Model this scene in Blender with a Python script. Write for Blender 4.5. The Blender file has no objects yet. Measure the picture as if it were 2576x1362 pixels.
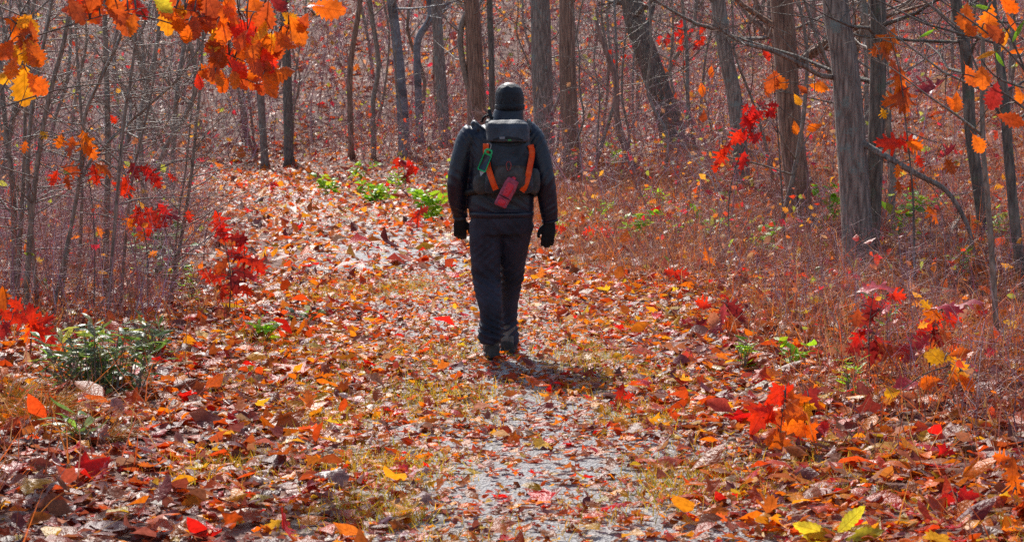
import bpy, math, random
import numpy as np
from mathutils import Vector, Matrix, noise as mnoise
from mathutils.geometry import tessellate_polygon
from mathutils.bvhtree import BVHTree

rng = np.random.default_rng(7)
random.seed(7)
SC = bpy.context.scene
COL = SC.collection

# ------------------------------------------------------------------ camera
W, H = 2575.0, 1362.0                    # pixel grid in which positions were read off
F = 1.95 * W
PITCH = math.atan((H / 2 - 286) / F)
CAM = Vector((0, 0, 1.6))
cd = bpy.data.cameras.new('camera'); cam = bpy.data.objects.new('camera', cd); COL.objects.link(cam)
cam.location = CAM; cam.rotation_euler = (math.pi / 2 - PITCH, 0, 0)
cd.sensor_width = 36; cd.lens = 36 * F / W; cd.clip_end = 600; cd.clip_start = .05
cd.dof.use_dof = True; cd.dof.focus_distance = 12.9; cd.dof.aperture_fstop = 9
SC.camera = cam

# ------------------------------------------------------------------ light
SUN_EL, SUN_AZ = math.radians(43), math.radians(-15)      # azimuth from +Y, negative = left
sv = Vector((math.sin(SUN_AZ) * math.cos(SUN_EL), math.cos(SUN_AZ) * math.cos(SUN_EL), math.sin(SUN_EL)))
wd = bpy.data.worlds.new('World'); SC.world = wd; wd.use_nodes = True
nt = wd.node_tree; nt.nodes.clear()
sky = nt.nodes.new('ShaderNodeTexSky'); sky.sky_type = 'NISHITA'; sky.sun_disc = False
sky.sun_elevation = SUN_EL; sky.sun_rotation = SUN_AZ % (2 * math.pi)
bg = nt.nodes.new('ShaderNodeBackground'); bg.inputs[1].default_value = .15
wo = nt.nodes.new('ShaderNodeOutputWorld')
nt.links.new(sky.outputs[0], bg.inputs[0]); nt.links.new(bg.outputs[0], wo.inputs[0])
sl = bpy.data.lights.new('sun', 'SUN'); sl.energy = 3.9; sl.angle = math.radians(.6); sl.color = (1, .955, .89)
so = bpy.data.objects.new('sun', sl); COL.objects.link(so)
so.rotation_euler = sv.to_track_quat('Z', 'Y').to_euler(); so.location = (-8, 30, 30)
SC.view_settings.view_transform = 'Standard'; SC.view_settings.look = 'None'
SC.view_settings.exposure = .36; SC.view_settings.gamma = 1
SC.render.engine = 'CYCLES'
SC.cycles.max_bounces = 6; SC.cycles.transparent_max_bounces = 4; SC.cycles.transmission_bounces = 3
SC.cycles.diffuse_bounces = 3; SC.cycles.glossy_bounces = 2; SC.cycles.caustics_reflective = False
SC.cycles.use_denoising = False

# ------------------------------------------------------------------ terrain functions
LINE = np.array([(.2, -40), (.14, 0), (.12, 7.5), (.05, 13), (-.25, 16), (-.9, 20), (-1.55, 25), (-2.3, 30), (-4.3, 40),
                 (-6.8, 50), (-10, 56), (-16, 60), (-40, 63), (-90, 64)], float)
def trail_d(x, y):
    """signed distance from the trail's centre line, positive on its right / far side"""
    x = np.asarray(x, float); y = np.asarray(y, float)
    best = np.full(x.shape, 1e9); sgn = np.ones(x.shape)
    for a, b in zip(LINE[:-1], LINE[1:]):
        ab = b - a; L2 = ab @ ab
        t = np.clip(((x - a[0]) * ab[0] + (y - a[1]) * ab[1]) / L2, 0, 1)
        dx = x - (a[0] + t * ab[0]); dy = y - (a[1] + t * ab[1])
        dd = np.hypot(dx, dy); s = np.sign(dx * ab[1] - dy * ab[0]); s = np.where(s == 0, 1, s)
        m = dd < best; best = np.where(m, dd, best); sgn = np.where(m, s, sgn)
    return best * sgn
def wob(x, y, s, k=0.0):
    return (np.sin(x * s + 1.3 + k) * np.cos(y * s * .83 - .7 + k) + .6 * np.sin(x * s * 2.13 - y * s * 1.71 + 2.1 + k)
            + .35 * np.cos(x * s * 4.3 + y * s * 3.7 + k)) / 1.95
def hgt(x, y):
    x = np.asarray(x, float); y = np.asarray(y, float)
    d = trail_d(x, y)
    r = np.maximum(0, d - 1.5); k = np.clip((y - 13) / 20, .25, 1)
    hr = np.where(r < 4.25, .08 * r + .02 * r * r, .70 + .25 * (r - 4.25)) * k
    l = np.maximum(0, -d - 1.5); hl = .035 * np.minimum(l, 14)
    off = np.clip((np.abs(d) - .8) / 2, 0, 1)
    rough = .015 * wob(x, y, 2.1) + off * (.05 * wob(x, y, .9) + np.clip((y - 20) / 30, 0, 1) * .25 * wob(x, y, .31))
    return hr + hl + rough
def h1(x, y): return float(hgt(np.array([x]), np.array([y]))[0])
CP, SP = math.cos(PITCH), math.sin(PITCH)
def ray(px, py):
    u, v = (px - W / 2) / F, (H / 2 - py) / F
    return Vector((u, CP + v * SP, -SP + v * CP))
def at(px, py, Y):
    d = ray(px, py); return CAM + d * (Y / d.y)
def ground_at(px, py):
    d = ray(px, py); d = d / d.y
    ys = np.arange(4, 130, .05)
    z = CAM.z + d.z * ys - hgt(d.x * ys, ys)
    i = int(np.argmax(z < 0)) if (z < 0).any() else len(ys) - 1
    y = ys[i]; return Vector((d.x * y, y, h1(d.x * y, y)))

# ------------------------------------------------------------------ object helpers
def tag(o, label=None, cat=None, group=None, kind=None):
    if label: o['label'] = label
    if cat: o['category'] = cat
    if group: o['group'] = group
    if kind: o['kind'] = kind
    return o
def empty(name, loc=(0, 0, 0), rz=0):
    o = bpy.data.objects.new(name, None); COL.objects.link(o); o.location = loc; o.rotation_euler = (0, 0, rz)
    o.empty_display_size = .1; return o
def link(name, me, mat=None, parent=None):
    o = bpy.data.objects.new(name, me); COL.objects.link(o)
    if mat and not me.materials: me.materials.append(mat)
    if parent: o.parent = parent
    return o
def np_mesh(name, V, T, col=None, smooth=False):
    V = np.ascontiguousarray(V, np.float32); T = np.ascontiguousarray(T, np.int32)
    me = bpy.data.meshes.new(name); k = T.shape[1]
    me.vertices.add(len(V)); me.vertices.foreach_set('co', V.ravel())
    me.loops.add(T.size); me.loops.foreach_set('vertex_index', T.ravel())
    me.polygons.add(len(T)); me.polygons.foreach_set('loop_start', np.arange(0, T.size, k, dtype=np.int32))
    me.update(calc_edges=True)
    if smooth: me.polygons.foreach_set('use_smooth', np.ones(len(T), bool))
    if col is not None:
        a = me.attributes.new('col', 'FLOAT_COLOR', 'POINT')
        c = np.ones((len(V), 4), np.float32); c[:, :3] = col; a.data.foreach_set('color', c.ravel())
    me.update(); return me
def cat_mesh(parts):
    """join (V, T, C) tuples"""
    Vs, Ts, Cs, n = [], [], [], 0
    for p in parts:
        Vs.append(p[0]); Ts.append(p[1] + n); n += len(p[0])
        if len(p) > 2: Cs.append(p[2])
    return np.concatenate(Vs), np.concatenate(Ts), (np.concatenate(Cs) if Cs else None)
def scatter(bases, which, pos, R, scale, col):
    """copies of small base meshes: bases = [(V, T)], which = index per copy"""
    parts = []
    for b, (V, T) in enumerate(bases):
        m = which == b; n = int(m.sum())
        if not n: continue
        vv = np.einsum('nij,kj->nki', R[m], V) * scale[m][:, None, None] + pos[m][:, None, :]
        tt = T[None] + (np.arange(n) * len(V))[:, None, None]
        cc = np.repeat(col[m], len(V), 0)
        parts.append((vv.reshape(-1, 3), tt.reshape(-1, 3), cc))
    return cat_mesh(parts)
def rot_many(az, tilt, tdir):
    """spin about Z by az, then tilt by `tilt` about the horizontal axis at angle tdir"""
    c, s = np.cos(az), np.sin(az); n = len(az); Z = np.zeros(n); O = np.ones(n)
    Rz = np.stack([np.stack([c, -s, Z], -1), np.stack([s, c, Z], -1), np.stack([Z, Z, O], -1)], 1)
    ux, uy = np.cos(tdir), np.sin(tdir); ct, st = np.cos(tilt), np.sin(tilt)
    Rt = np.stack([np.stack([ct + ux * ux * (1 - ct), ux * uy * (1 - ct), uy * st], -1),
                   np.stack([ux * uy * (1 - ct), ct + uy * uy * (1 - ct), -ux * st], -1),
                   np.stack([-uy * st, ux * st, ct], -1)], 1)
    return Rt @ Rz
def pick(pal, n, w=None, jit=.18):
    pal = np.array(pal, float); w = np.array(w, float) / sum(w) if w is not None else None
    c = pal[rng.choice(len(pal), n, p=w)]
    return np.clip(c * (1 + rng.normal(0, jit, (n, 1))) * (1 + rng.normal(0, jit * .4, (n, 3))), .004, .9)

# ------------------------------------------------------------------ twigs, tubes
def twigs(P, R, sides=3, col=None):
    """n thin tapering rods at once: P (n,k,3), R (n,k)"""
    n, k, _ = P.shape
    t = P[:, -1] - P[:, 0]; t /= np.linalg.norm(t, axis=1, keepdims=True) + 1e-9
    ref = np.where(np.abs(t[:, 2:3]) > .8, np.array([[1., 0, 0]]), np.array([[0, 0, 1.]]))
    u = np.cross(t, ref); u /= np.linalg.norm(u, axis=1, keepdims=True) + 1e-9; v = np.cross(t, u)
    a = np.arange(sides) * 2 * math.pi / sides
    ring = u[:, None] * np.cos(a)[None, :, None] + v[:, None] * np.sin(a)[None, :, None]
    V = P[:, :, None] + ring[:, None] * R[:, :, None, None]
    i = np.arange(sides); j = (i + 1) % sides; q = []
    for s in range(k - 1):
        a0, a1 = s * sides, (s + 1) * sides
        q.append(np.stack([a0 + i, a0 + j, a1 + j], -1)); q.append(np.stack([a0 + i, a1 + j, a1 + i], -1))
    T = np.concatenate(q)
    T = (T[None] + (np.arange(n) * k * sides)[:, None, None]).reshape(-1, 3)
    C = None if col is None else np.repeat(col, k * sides, 0)
    return (V.reshape(-1, 3), T) if C is None else (V.reshape(-1, 3), T, C)
def grow(start, dirv, length, k=4, bend=.25, up=.0):
    """polylines from start points along directions, wandering"""
    n = len(start); P = np.zeros((n, k, 3)); P[:, 0] = start; d = dirv / (np.linalg.norm(dirv, axis=1, keepdims=True) + 1e-9)
    for i in range(1, k):
        d = d + rng.normal(0, bend, (n, 3)); d[:, 2] += up
        d /= np.linalg.norm(d, axis=1, keepdims=True) + 1e-9
        P[:, i] = P[:, i - 1] + d * (length / (k - 1))[:, None]
    return P
def along(P, which, t):
    k = P.shape[1]; f = t * (k - 1); i = np.minimum(f.astype(int), k - 2); w = (f - i)[:, None]
    a, b = P[which, i], P[which, i + 1]
    return a * (1 - w) + b * w, (b - a) / (np.linalg.norm(b - a, axis=1, keepdims=True) + 1e-9)
def taper(n, k, r0, r1): return np.asarray(r0)[:, None] * np.linspace(1, r1, k)[None]
def catmull(pts, per=6):
    p = [Vector(a) for a in pts]; p = [p[0] * 2 - p[1]] + p + [p[-1] * 2 - p[-2]]; out = []
    for i in range(1, len(p) - 2):
        for s in range(per):
            t = s / per; a, b, c, d = p[i - 1], p[i], p[i + 1], p[i + 2]
            out.append(.5 * ((2 * b) + (c - a) * t + (2 * a - 5 * b + 4 * c - d) * t * t + (3 * b - a - 3 * c + d) * t ** 3))
    out.append(p[-2]); return out
def tube(pts, radii, sides=12, per=6, rough=0.0, seed=0, flare=0.0, cap=True):
    """smooth tube through pts -> (V, T)"""
    n0 = len(pts); c = catmull(pts, per); m = len(c)
    rr = np.interp(np.linspace(0, n0 - 1, m), np.arange(n0), radii)
    V = []; z0 = c[0].z
    for i in range(m):
        t = (c[min(i + 1, m - 1)] - c[max(i - 1, 0)]).normalized()
        ref = Vector((1, 0, 0)) if abs(t.x) < .8 else Vector((0, 0, 1))
        v = t.cross(ref).normalized(); u = v.cross(t)
        for s in range(sides):
            a = 2 * math.pi * s / sides; r = rr[i]
            if rough:
                r *= 1 + rough * mnoise.noise(Vector((math.cos(a) * 2.2, math.sin(a) * 2.2, c[i].z * 1.1 + seed * 7)))
                r *= 1 + rough * .5 * math.sin(a * 5 + seed + c[i].z * .6)
            if flare:
                g = math.exp(-max(0, c[i].z - z0) / (flare * .35)); r *= 1 + g * (.45 + .4 * math.sin(a * 4 + seed))
            V.append(c[i] + (u * math.cos(a) + v * math.sin(a)) * r)
    T = []
    for i in range(m - 1):
        for s in range(sides):
            a, b = i * sides + s, i * sides + (s + 1) % sides
            T += [(a, b, b + sides), (a, b + sides, a + sides)]
    if cap:
        for i, base in ((0, 0), (m - 1, (m - 1) * sides)):
            V.append(c[i]); q = len(V) - 1
            for s in range(sides):
                f = (base + (s + 1) % sides, base + s, q); T.append(f if i == 0 else f[::-1])
    return np.array([tuple(v) for v in V]), np.array(T)

# ------------------------------------------------------------------ materials
def M(name):
    m = bpy.data.materials.new(name); m.use_nodes = True; t = m.node_tree; t.nodes.clear()
    o = t.nodes.new('ShaderNodeOutputMaterial'); p = t.nodes.new('ShaderNodeBsdfPrincipled')
    t.links.new(p.outputs[0], o.inputs[0]); return m, t, p, o
def N(t, kind, **kw):
    n = t.nodes.new(kind)
    for k, v in kw.items():
        if k in n.inputs: n.inputs[k].default_value = v
        else: setattr(n, k, v)
    return n
def ramp(t, fac, stops):
    r = t.nodes.new('ShaderNodeValToRGB'); e = r.color_ramp.elements
    while len(e) < len(stops): e.new(.5)
    for el, (p, c) in zip(e, stops): el.position = p; el.color = (*c, 1)
    t.links.new(fac, r.inputs[0]); return r
def coords(t, scale=(1, 1, 1)):
    tc = t.nodes.new('ShaderNodeTexCoord'); mp = t.nodes.new('ShaderNodeMapping'); mp.inputs['Scale'].default_value = scale
    t.links.new(tc.outputs['Object'], mp.inputs[0]); return mp.outputs[0]
def bump(t, p, h, s=.4, d=.02):
    b = N(t, 'ShaderNodeBump', Strength=s, Distance=d); t.links.new(h, b.inputs['Height']); t.links.new(b.outputs[0], p.inputs['Normal'])
def leaf_mat(name, source, trans=.42, rough=.38, veins=False, spec=.5):
    m, t, p, o = M(name)
    if source == 'obj':
        c = t.nodes.new('ShaderNodeObjectInfo').outputs['Color']
    else:
        a = t.nodes.new('ShaderNodeAttribute'); a.attribute_name = 'col'; c = a.outputs['Color']
    v = coords(t, (1, 1, 1))
    nz = N(t, 'ShaderNodeTexNoise', Scale=(7 if source == 'obj' else 60), Detail=4); t.links.new(v, nz.inputs['Vector'])
    hs = t.nodes.new('ShaderNodeHueSaturation'); t.links.new(c, hs.inputs['Color'])
    mr = N(t, 'ShaderNodeMapRange'); mr.inputs[1].default_value = .3; mr.inputs[2].default_value = .7
    mr.inputs[3].default_value = .7; mr.inputs[4].default_value = 1.3
    t.links.new(nz.outputs[0], mr.inputs[0]); t.links.new(mr.outputs[0], hs.inputs['Value']); c = hs.outputs[0]
    if veins:
        sx = t.nodes.new('ShaderNodeSeparateXYZ'); t.links.new(v, sx.inputs[0])
        ab = N(t, 'ShaderNodeMath', operation='ABSOLUTE'); t.links.new(sx.outputs[0], ab.inputs[0])
        mid = N(t, 'ShaderNodeMath', operation='LESS_THAN'); mid.inputs[1].default_value = .012; t.links.new(ab.outputs[0], mid.inputs[0])
        sub = N(t, 'ShaderNodeMath', operation='MULTIPLY_ADD'); sub.inputs[1].default_value = -.8; t.links.new(ab.outputs[0], sub.inputs[0]); t.links.new(sx.outputs[1], sub.inputs[2])
        ml = N(t, 'ShaderNodeMath', operation='MULTIPLY'); ml.inputs[1].default_value = 7.5; t.links.new(sub.outputs[0], ml.inputs[0])
        fr = N(t, 'ShaderNodeMath', operation='FRACT'); t.links.new(ml.outputs[0], fr.inputs[0])
        lt = N(t, 'ShaderNodeMath', operation='LESS_THAN'); lt.inputs[1].default_value = .09; t.links.new(fr.outputs[0], lt.inputs[0])
        mx = N(t, 'ShaderNodeMath', operation='MAXIMUM'); t.links.new(mid.outputs[0], mx.inputs[0]); t.links.new(lt.outputs[0], mx.inputs[1])
        dk = N(t, 'ShaderNodeMath', operation='MULTIPLY'); dk.inputs[1].default_value = .55; t.links.new(mx.outputs[0], dk.inputs[0])
        mi = N(t, 'ShaderNodeMixRGB', blend_type='MULTIPLY'); mi.inputs['Color2'].default_value = (.45, .3, .25, 1)
        t.links.new(dk.outputs[0], mi.inputs[0]); t.links.new(c, mi.inputs[1]); c = mi.outputs[0]
    t.links.new(c, p.inputs['Base Color']); p.inputs['Roughness'].default_value = rough; p.inputs['Specular IOR Level'].default_value = spec
    bump(t, p, nz.outputs[0], .35, .02)
    tr = t.nodes.new('ShaderNodeBsdfTranslucent'); g = N(t, 'ShaderNodeGamma'); g.inputs[1].default_value = 1.0
    br = N(t, 'ShaderNodeMixRGB', blend_type='MULTIPLY'); br.inputs[0].default_value = 1; br.inputs['Color2'].default_value = (1.7, 1.5, 1.2, 1)
    t.links.new(c, br.inputs[1]); t.links.new(br.outputs[0], tr.inputs[0])
    ms = t.nodes.new('ShaderNodeMixShader'); ms.inputs[0].default_value = trans
    t.links.new(p.outputs[0], ms.inputs[1]); t.links.new(tr.outputs[0], ms.inputs[2]); t.links.new(ms.outputs[0], o.inputs[0])
    return m
def plain_attr(name, rough=.6, spec=.3):
    m, t, p, o = M(name); a = t.nodes.new('ShaderNodeAttribute'); a.attribute_name = 'col'
    t.links.new(a.outputs['Color'], p.inputs['Base Color']); p.inputs['Roughness'].default_value = rough
    p.inputs['Specular IOR Level'].default_value = spec; return m
def bark(name, dark, light, sz=14, stretch=.16, lichen=None, rough=.75, bstr=.9, bands=None):
    m, t, p, o = M(name); v = coords(t, (1, 1, stretch)); v2 = coords(t, (1, 1, 1))
    a = N(t, 'ShaderNodeTexNoise', Scale=sz * 1.6, Detail=7, Roughness=.65, Distortion=.8); t.links.new(v, a.inputs['Vector'])
    w = N(t, 'ShaderNodeTexVoronoi', Scale=sz * 1.5, feature='DISTANCE_TO_EDGE'); t.links.new(v, w.inputs['Vector'])
    mu = N(t, 'ShaderNodeMath', operation='MULTIPLY_ADD'); mu.inputs[1].default_value = .9; t.links.new(w.outputs[0], mu.inputs[0]); t.links.new(a.outputs[0], mu.inputs[2])
    r = ramp(t, mu.outputs[0], [(.38, dark), (.75, light), (1, tuple(min(1, c * 1.4) for c in light))]); c = r.outputs[0]
    if bands:
        b = N(t, 'ShaderNodeTexNoise', Scale=2.2, Detail=2); t.links.new(coords(t, (.25, .25, 1)), b.inputs['Vector'])
        rb = ramp(t, b.outputs[0], [(.5, (0, 0, 0)), (.6, (1, 1, 1))]); x = N(t, 'ShaderNodeMixRGB'); x.inputs['Color2'].default_value = (*bands, 1)
        t.links.new(rb.outputs[0], x.inputs[0]); t.links.new(c, x.inputs[1]); c = x.outputs[0]
    if lichen:
        b = N(t, 'ShaderNodeTexNoise', Scale=5, Detail=5, Roughness=.7); t.links.new(v2, b.inputs['Vector'])
        rb = ramp(t, b.outputs[0], [(.56, (0, 0, 0)), (.64, (1, 1, 1))]); x = N(t, 'ShaderNodeMixRGB'); x.inputs['Color2'].default_value = (*lichen, 1)
        t.links.new(rb.outputs[0], x.inputs[0]); t.links.new(c, x.inputs[1]); c = x.outputs[0]
    t.links.new(c, p.inputs['Base Color']); p.inputs['Roughness'].default_value = rough
    bump(t, p, mu.outputs[0], bstr, .035); return m
def fabric(name, col, rough=.7, spec=.3, sz=5, bs=.25, sheen=.0, col2=None):
    m, t, p, o = M(name); v = coords(t)
    n = N(t, 'ShaderNodeTexNoise', Scale=sz, Detail=5, Roughness=.6, Distortion=.6); t.links.new(v, n.inputs['Vector'])
    c2 = col2 or tuple(c * 1.7 for c in col)
    r = ramp(t, n.outputs[0], [(.35, tuple(c * .75 for c in col)), (.7, c2)]); t.links.new(r.outputs[0], p.inputs['Base Color'])
    wv = N(t, 'ShaderNodeTexNoise', Scale=sz * 60, Detail=1); t.links.new(v, wv.inputs['Vector'])
    ad = N(t, 'ShaderNodeMath', operation='MULTIPLY_ADD'); ad.inputs[1].default_value = .12; t.links.new(wv.outputs[0], ad.inputs[0]); t.links.new(n.outputs[0], ad.inputs[2])
    p.inputs['Roughness'].default_value = rough; p.inputs['Specular IOR Level'].default_value = spec; p.inputs['Sheen Weight'].default_value = sheen
    bump(t, p, ad.outputs[0], bs, .03); return m
LM = leaf_mat('leaf_on_plant', 'obj', .5, .33, True, .42)
LG = leaf_mat('fallen_leaf', 'obj', .40, .36, True, .28)
LS = leaf_mat('leaf_litter_mix', 'attr', .42, .36, False, .22)
LT = leaf_mat('hanging_leaves', 'attr', .5, .36, False, .5)
GR = leaf_mat('grass_blade', 'attr', .4, .5, False, .3)
TW = plain_attr('twig_bark', .5, .3)
B_GREY = bark('bark_grey', (.10, .07, .055), (.34, .255, .20), 16, .14, (.24, .26, .22))
B_BROWN = bark('bark_brown', (.11, .056, .036), (.38, .215, .14), 17, .10)
B_DARK = bark('bark_dark', (.06, .045, .036), (.22, .165, .125), 14, .2, (.13, .14, .09))
B_PALE = bark('bark_smooth_pale', (.13, .125, .13), (.25, .24, .245), 8, .5, None, .6, .35, (.09, .08, .08))
B_RED = bark('bark_reddish', (.12, .06, .045), (.33, .19, .14), 12, .15, None, .7, .6)
B_SAP = bark('bark_sapling', (.10, .068, .048), (.32, .225, .16), 18, .3, (.2, .2, .16), .55, .5)

# ------------------------------------------------------------------ the setting: ground, trail
def grid(xs, ys):
    X, Y = np.meshgrid(xs, ys); V = np.stack([X, Y, hgt(X, Y)], -1).reshape(-1, 3)
    nx, ny = len(xs), len(ys); i = np.arange((nx - 1) * (ny - 1)); r, c = i // (nx - 1), i % (nx - 1); a = r * nx + c
    return V, np.stack([a, a + 1, a + nx + 1, a + nx], -1)
ys = np.concatenate([np.arange(-20, 4, 2), np.arange(4, 24, .2), np.arange(24, 66, .5), np.arange(66, 152, 2.)])
xs = np.concatenate([np.arange(-80, -16, 4.), np.arange(-16, -5, .6), np.arange(-5, 5, .2), np.arange(5, 16, .6), np.arange(16, 81, 4.)])
V, Q = grid(xs, ys)
m, t, p, o = M('forest_floor'); v = coords(t)
a = N(t, 'ShaderNodeTexNoise', Scale=9, Detail=8, Roughness=.7); t.links.new(v, a.inputs['Vector'])
b = N(t, 'ShaderNodeTexVoronoi', Scale=14, Randomness=1.0); t.links.new(v, b.inputs['Vector'])
mx = N(t, 'ShaderNodeMixRGB'); mx.inputs[0].default_value = .55
r1 = ramp(t, a.outputs[0], [(.3, (.07, .025, .016)), (.5, (.2, .065, .03)), (.62, (.26, .1, .06)), (.75, (.34, .16, .1))])
bw = t.nodes.new('ShaderNodeRGBToBW'); t.links.new(b.outputs['Color'], bw.inputs[0])
r2 = ramp(t, bw.outputs[0], [(.2, (.09, .035, .025)), (.4, (.22, .07, .03)), (.55, (.18, .1, .085)), (.7, (.32, .13, .04)), (.85, (.3, .2, .15))])
t.links.new(r1.outputs[0], mx.inputs[1]); t.links.new(r2.outputs[0], mx.inputs[2]); t.links.new(mx.outputs[0], p.inputs['Base Color'])
p.inputs['Roughness'].default_value = .8; bump(t, p, a.outputs[0], .9, .06)
ground = tag(link('ground', np_mesh('ground', V, Q, smooth=True), m), kind='structure')

pts = [Vector((x, y, 0)) for x, y in LINE[1:-1]]; cl = catmull(pts, 14); off = np.linspace(-1.15, 1.15, 15); Vt, wt = [], []
for i, c in enumerate(cl):
    tn = (cl[min(i + 1, len(cl) - 1)] - cl[max(i - 1, 0)]).normalized(); nn = Vector((tn.y, -tn.x, 0))
    for s in off:
        q = c + nn * s * (1 + .12 * math.sin(i * .7)); edge = 1 - (abs(s) / 1.15) ** 2
        Vt.append((q.x, q.y, 0)); wt.append(edge)
Vt = np.array(Vt); wt = np.array(wt); Vt[:, 2] = hgt(Vt[:, 0], Vt[:, 1]) + .016 * wt ** .5 - .006
n = len(off); i = np.arange((len(cl) - 1) * (n - 1)); r, c = i // (n - 1), i % (n - 1); a = r * n + c
m, t, p, o = M('trail_gravel'); v = coords(t)
g1 = N(t, 'ShaderNodeTexVoronoi', Scale=70, Randomness=1.0); t.links.new(v, g1.inputs['Vector'])
g2 = N(t, 'ShaderNodeTexNoise', Scale=5, Detail=6, Roughness=.7); t.links.new(v, g2.inputs['Vector'])
bw = t.nodes.new('ShaderNodeRGBToBW'); t.links.new(g1.outputs['Color'], bw.inputs[0])
rc = ramp(t, bw.outputs[0], [(.15, (.13, .11, .10)), (.5, (.25, .225, .21)), (.85, (.40, .37, .35))])
so_ = ramp(t, g2.outputs[0], [(.3, (.12, .06, .035)), (.7, (.26, .15, .08))])
at_ = t.nodes.new('ShaderNodeAttribute'); at_.attribute_name = 'col'
sm = N(t, 'ShaderNodeMath', operation='ADD'); t.links.new(at_.outputs['Fac'], sm.inputs[0]); t.links.new(g2.outputs[0], sm.inputs[1])
rm = ramp(t, sm.outputs[0], [(.85, (0, 0, 0)), (1.15, (1, 1, 1))]); mx = N(t, 'ShaderNodeMixRGB')
t.links.new(rm.outputs[0], mx.inputs[0]); t.links.new(so_.outputs[0], mx.inputs[1]); t.links.new(rc.outputs[0], mx.inputs[2])
t.links.new(mx.outputs[0], p.inputs['Base Color']); p.inputs['Roughness'].default_value = .6
bump(t, p, g1.outputs['Distance'], .8, .015)
tag(link('trail', np_mesh('trail', Vt, np.stack([a, a + 1, a + n + 1, a + n], -1), np.repeat(wt[:, None], 3, 1), True), m), kind='structure')

# ------------------------------------------------------------------ leaf shapes (length 1 along +Y)
HALF = {
 'red_oak': [(0, 0), (.05, .10), (.10, .17), (.24, .20), (.13, .28), (.15, .34), (.40, .43), (.37, .50), (.17, .48), (.18, .57), (.36, .70), (.31, .74), (.15, .68), (.13, .78), (.17, .91), (.06, .86), (0, 1)],
 'chestnut_oak': [(0, 0), (.035, .10), (.12, .18), (.085, .23), (.20, .30), (.15, .36), (.28, .43), (.20, .49), (.33, .57), (.23, .63), (.32, .71), (.21, .76), (.24, .85), (.13, .87), (.10, .96), (0, 1)],
 'maple': [(0, 0), (.06, .02), (.22, -.04), (.18, .07), (.42, .10), (.35, .18), (.50, .37), (.34, .36), (.21, .39), (.27, .64), (.16, .60), (.10, .80), (0, 1)],
 'beech': [(0, 0), (.11, .12), (.22, .30), (.26, .48), (.21, .68), (.11, .87), (0, 1)],
 'chestnut': [(0, 0), (.06, .1), (.10, .2), (.14, .22), (.12, .28), (.17, .34), (.15, .40), (.19, .47), (.155, .53), (.18, .6), (.14, .66), (.15, .73), (.10, .79), (.1, .86), (.04, .93), (0, 1)],
 'laurel': [(0, 0), (.05, .15), (.10, .38), (.095, .6), (.055, .82), (0, 1)],
}
LOW = {
 'oak': [(0, 0), (.08, .16), (.24, .22), (.14, .32), (.38, .45), (.17, .5), (.33, .70), (.12, .76), (0, 1)],
 'maple': [(0, 0), (.3, .02), (.22, .14), (.48, .34), (.22, .38), (.26, .62), (0, 1)],
 'beech': [(0, 0), (.16, .18), (.26, .46), (.17, .76), (0, 1)],
 'tiny': [(0, 0), (.28, .42), (0, 1)],
}
def leaf_base(half, fold=.2, bend=.3, twist=.2, ruff=.06, seed=0, mid=5, stalk=True):
    V2, T = [], []
    ys_ = np.linspace(0, 1, mid + 2)
    M_ = [(0., y) for y in ys_]; V2 += M_
    for sgn in (1, -1):
        o_ = [(sgn * x, y) for x, y in half[1:-1]]; base = len(V2); V2 += o_
        idx = [0] + list(range(base, base + len(o_))) + list(range(len(M_) - 1, 0, -1))
        for tri in tessellate_polygon([[Vector((V2[k][0], V2[k][1], 0)) for k in idx]]):
            q = [idx[k] for k in tri]; a, b, c = (V2[k] for k in q)
            if (b[0] - a[0]) * (c[1] - a[1]) - (b[1] - a[1]) * (c[0] - a[0]) < 0: q = q[::-1]
            T.append(q)
    V = []
    for x, y in V2:
        z = fold * abs(x) + bend * (.25 - (y - .5) ** 2) + twist * x * (y - .3) * 2 + ruff * math.sin(9 * y + 5 * x + seed * 2.1) * (abs(x) * 3) + .05 * math.sin(seed + y * 4)
        V.append((x, y, z))
    V = np.array(V)
    if stalk:
        n = len(V); V = np.concatenate([V, [(-.008, .01, .0), (.008, .01, .0), (.004, -.22, -.05)]]); T.append((n, n + 2, n + 1))
    return V, np.array(T)
LEAF = {}
for k, hf in HALF.items():
    LEAF[k] = []
    for s, (fo, be, twi) in enumerate([(.25, .25, .2), (-.35, .35, -.4), (.6, -.4, .5), (-.15, .7, .2)]):
        Vl, Tl = leaf_base(hf, fo, be, twi, .07, s + len(k))
        LEAF[k].append(np_mesh(k + '_leaf', Vl, Tl, smooth=True))
def low_set(kinds, n=4, mid=2, curl=1.0):
    out = []
    for k in kinds:
        for s in range(n):
            out.append(leaf_base(LOW[k], curl * random.uniform(-.7, .7), curl * random.uniform(-.7, .9), random.uniform(-.7, .7), .08, s, mid, False))
    return out

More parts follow.
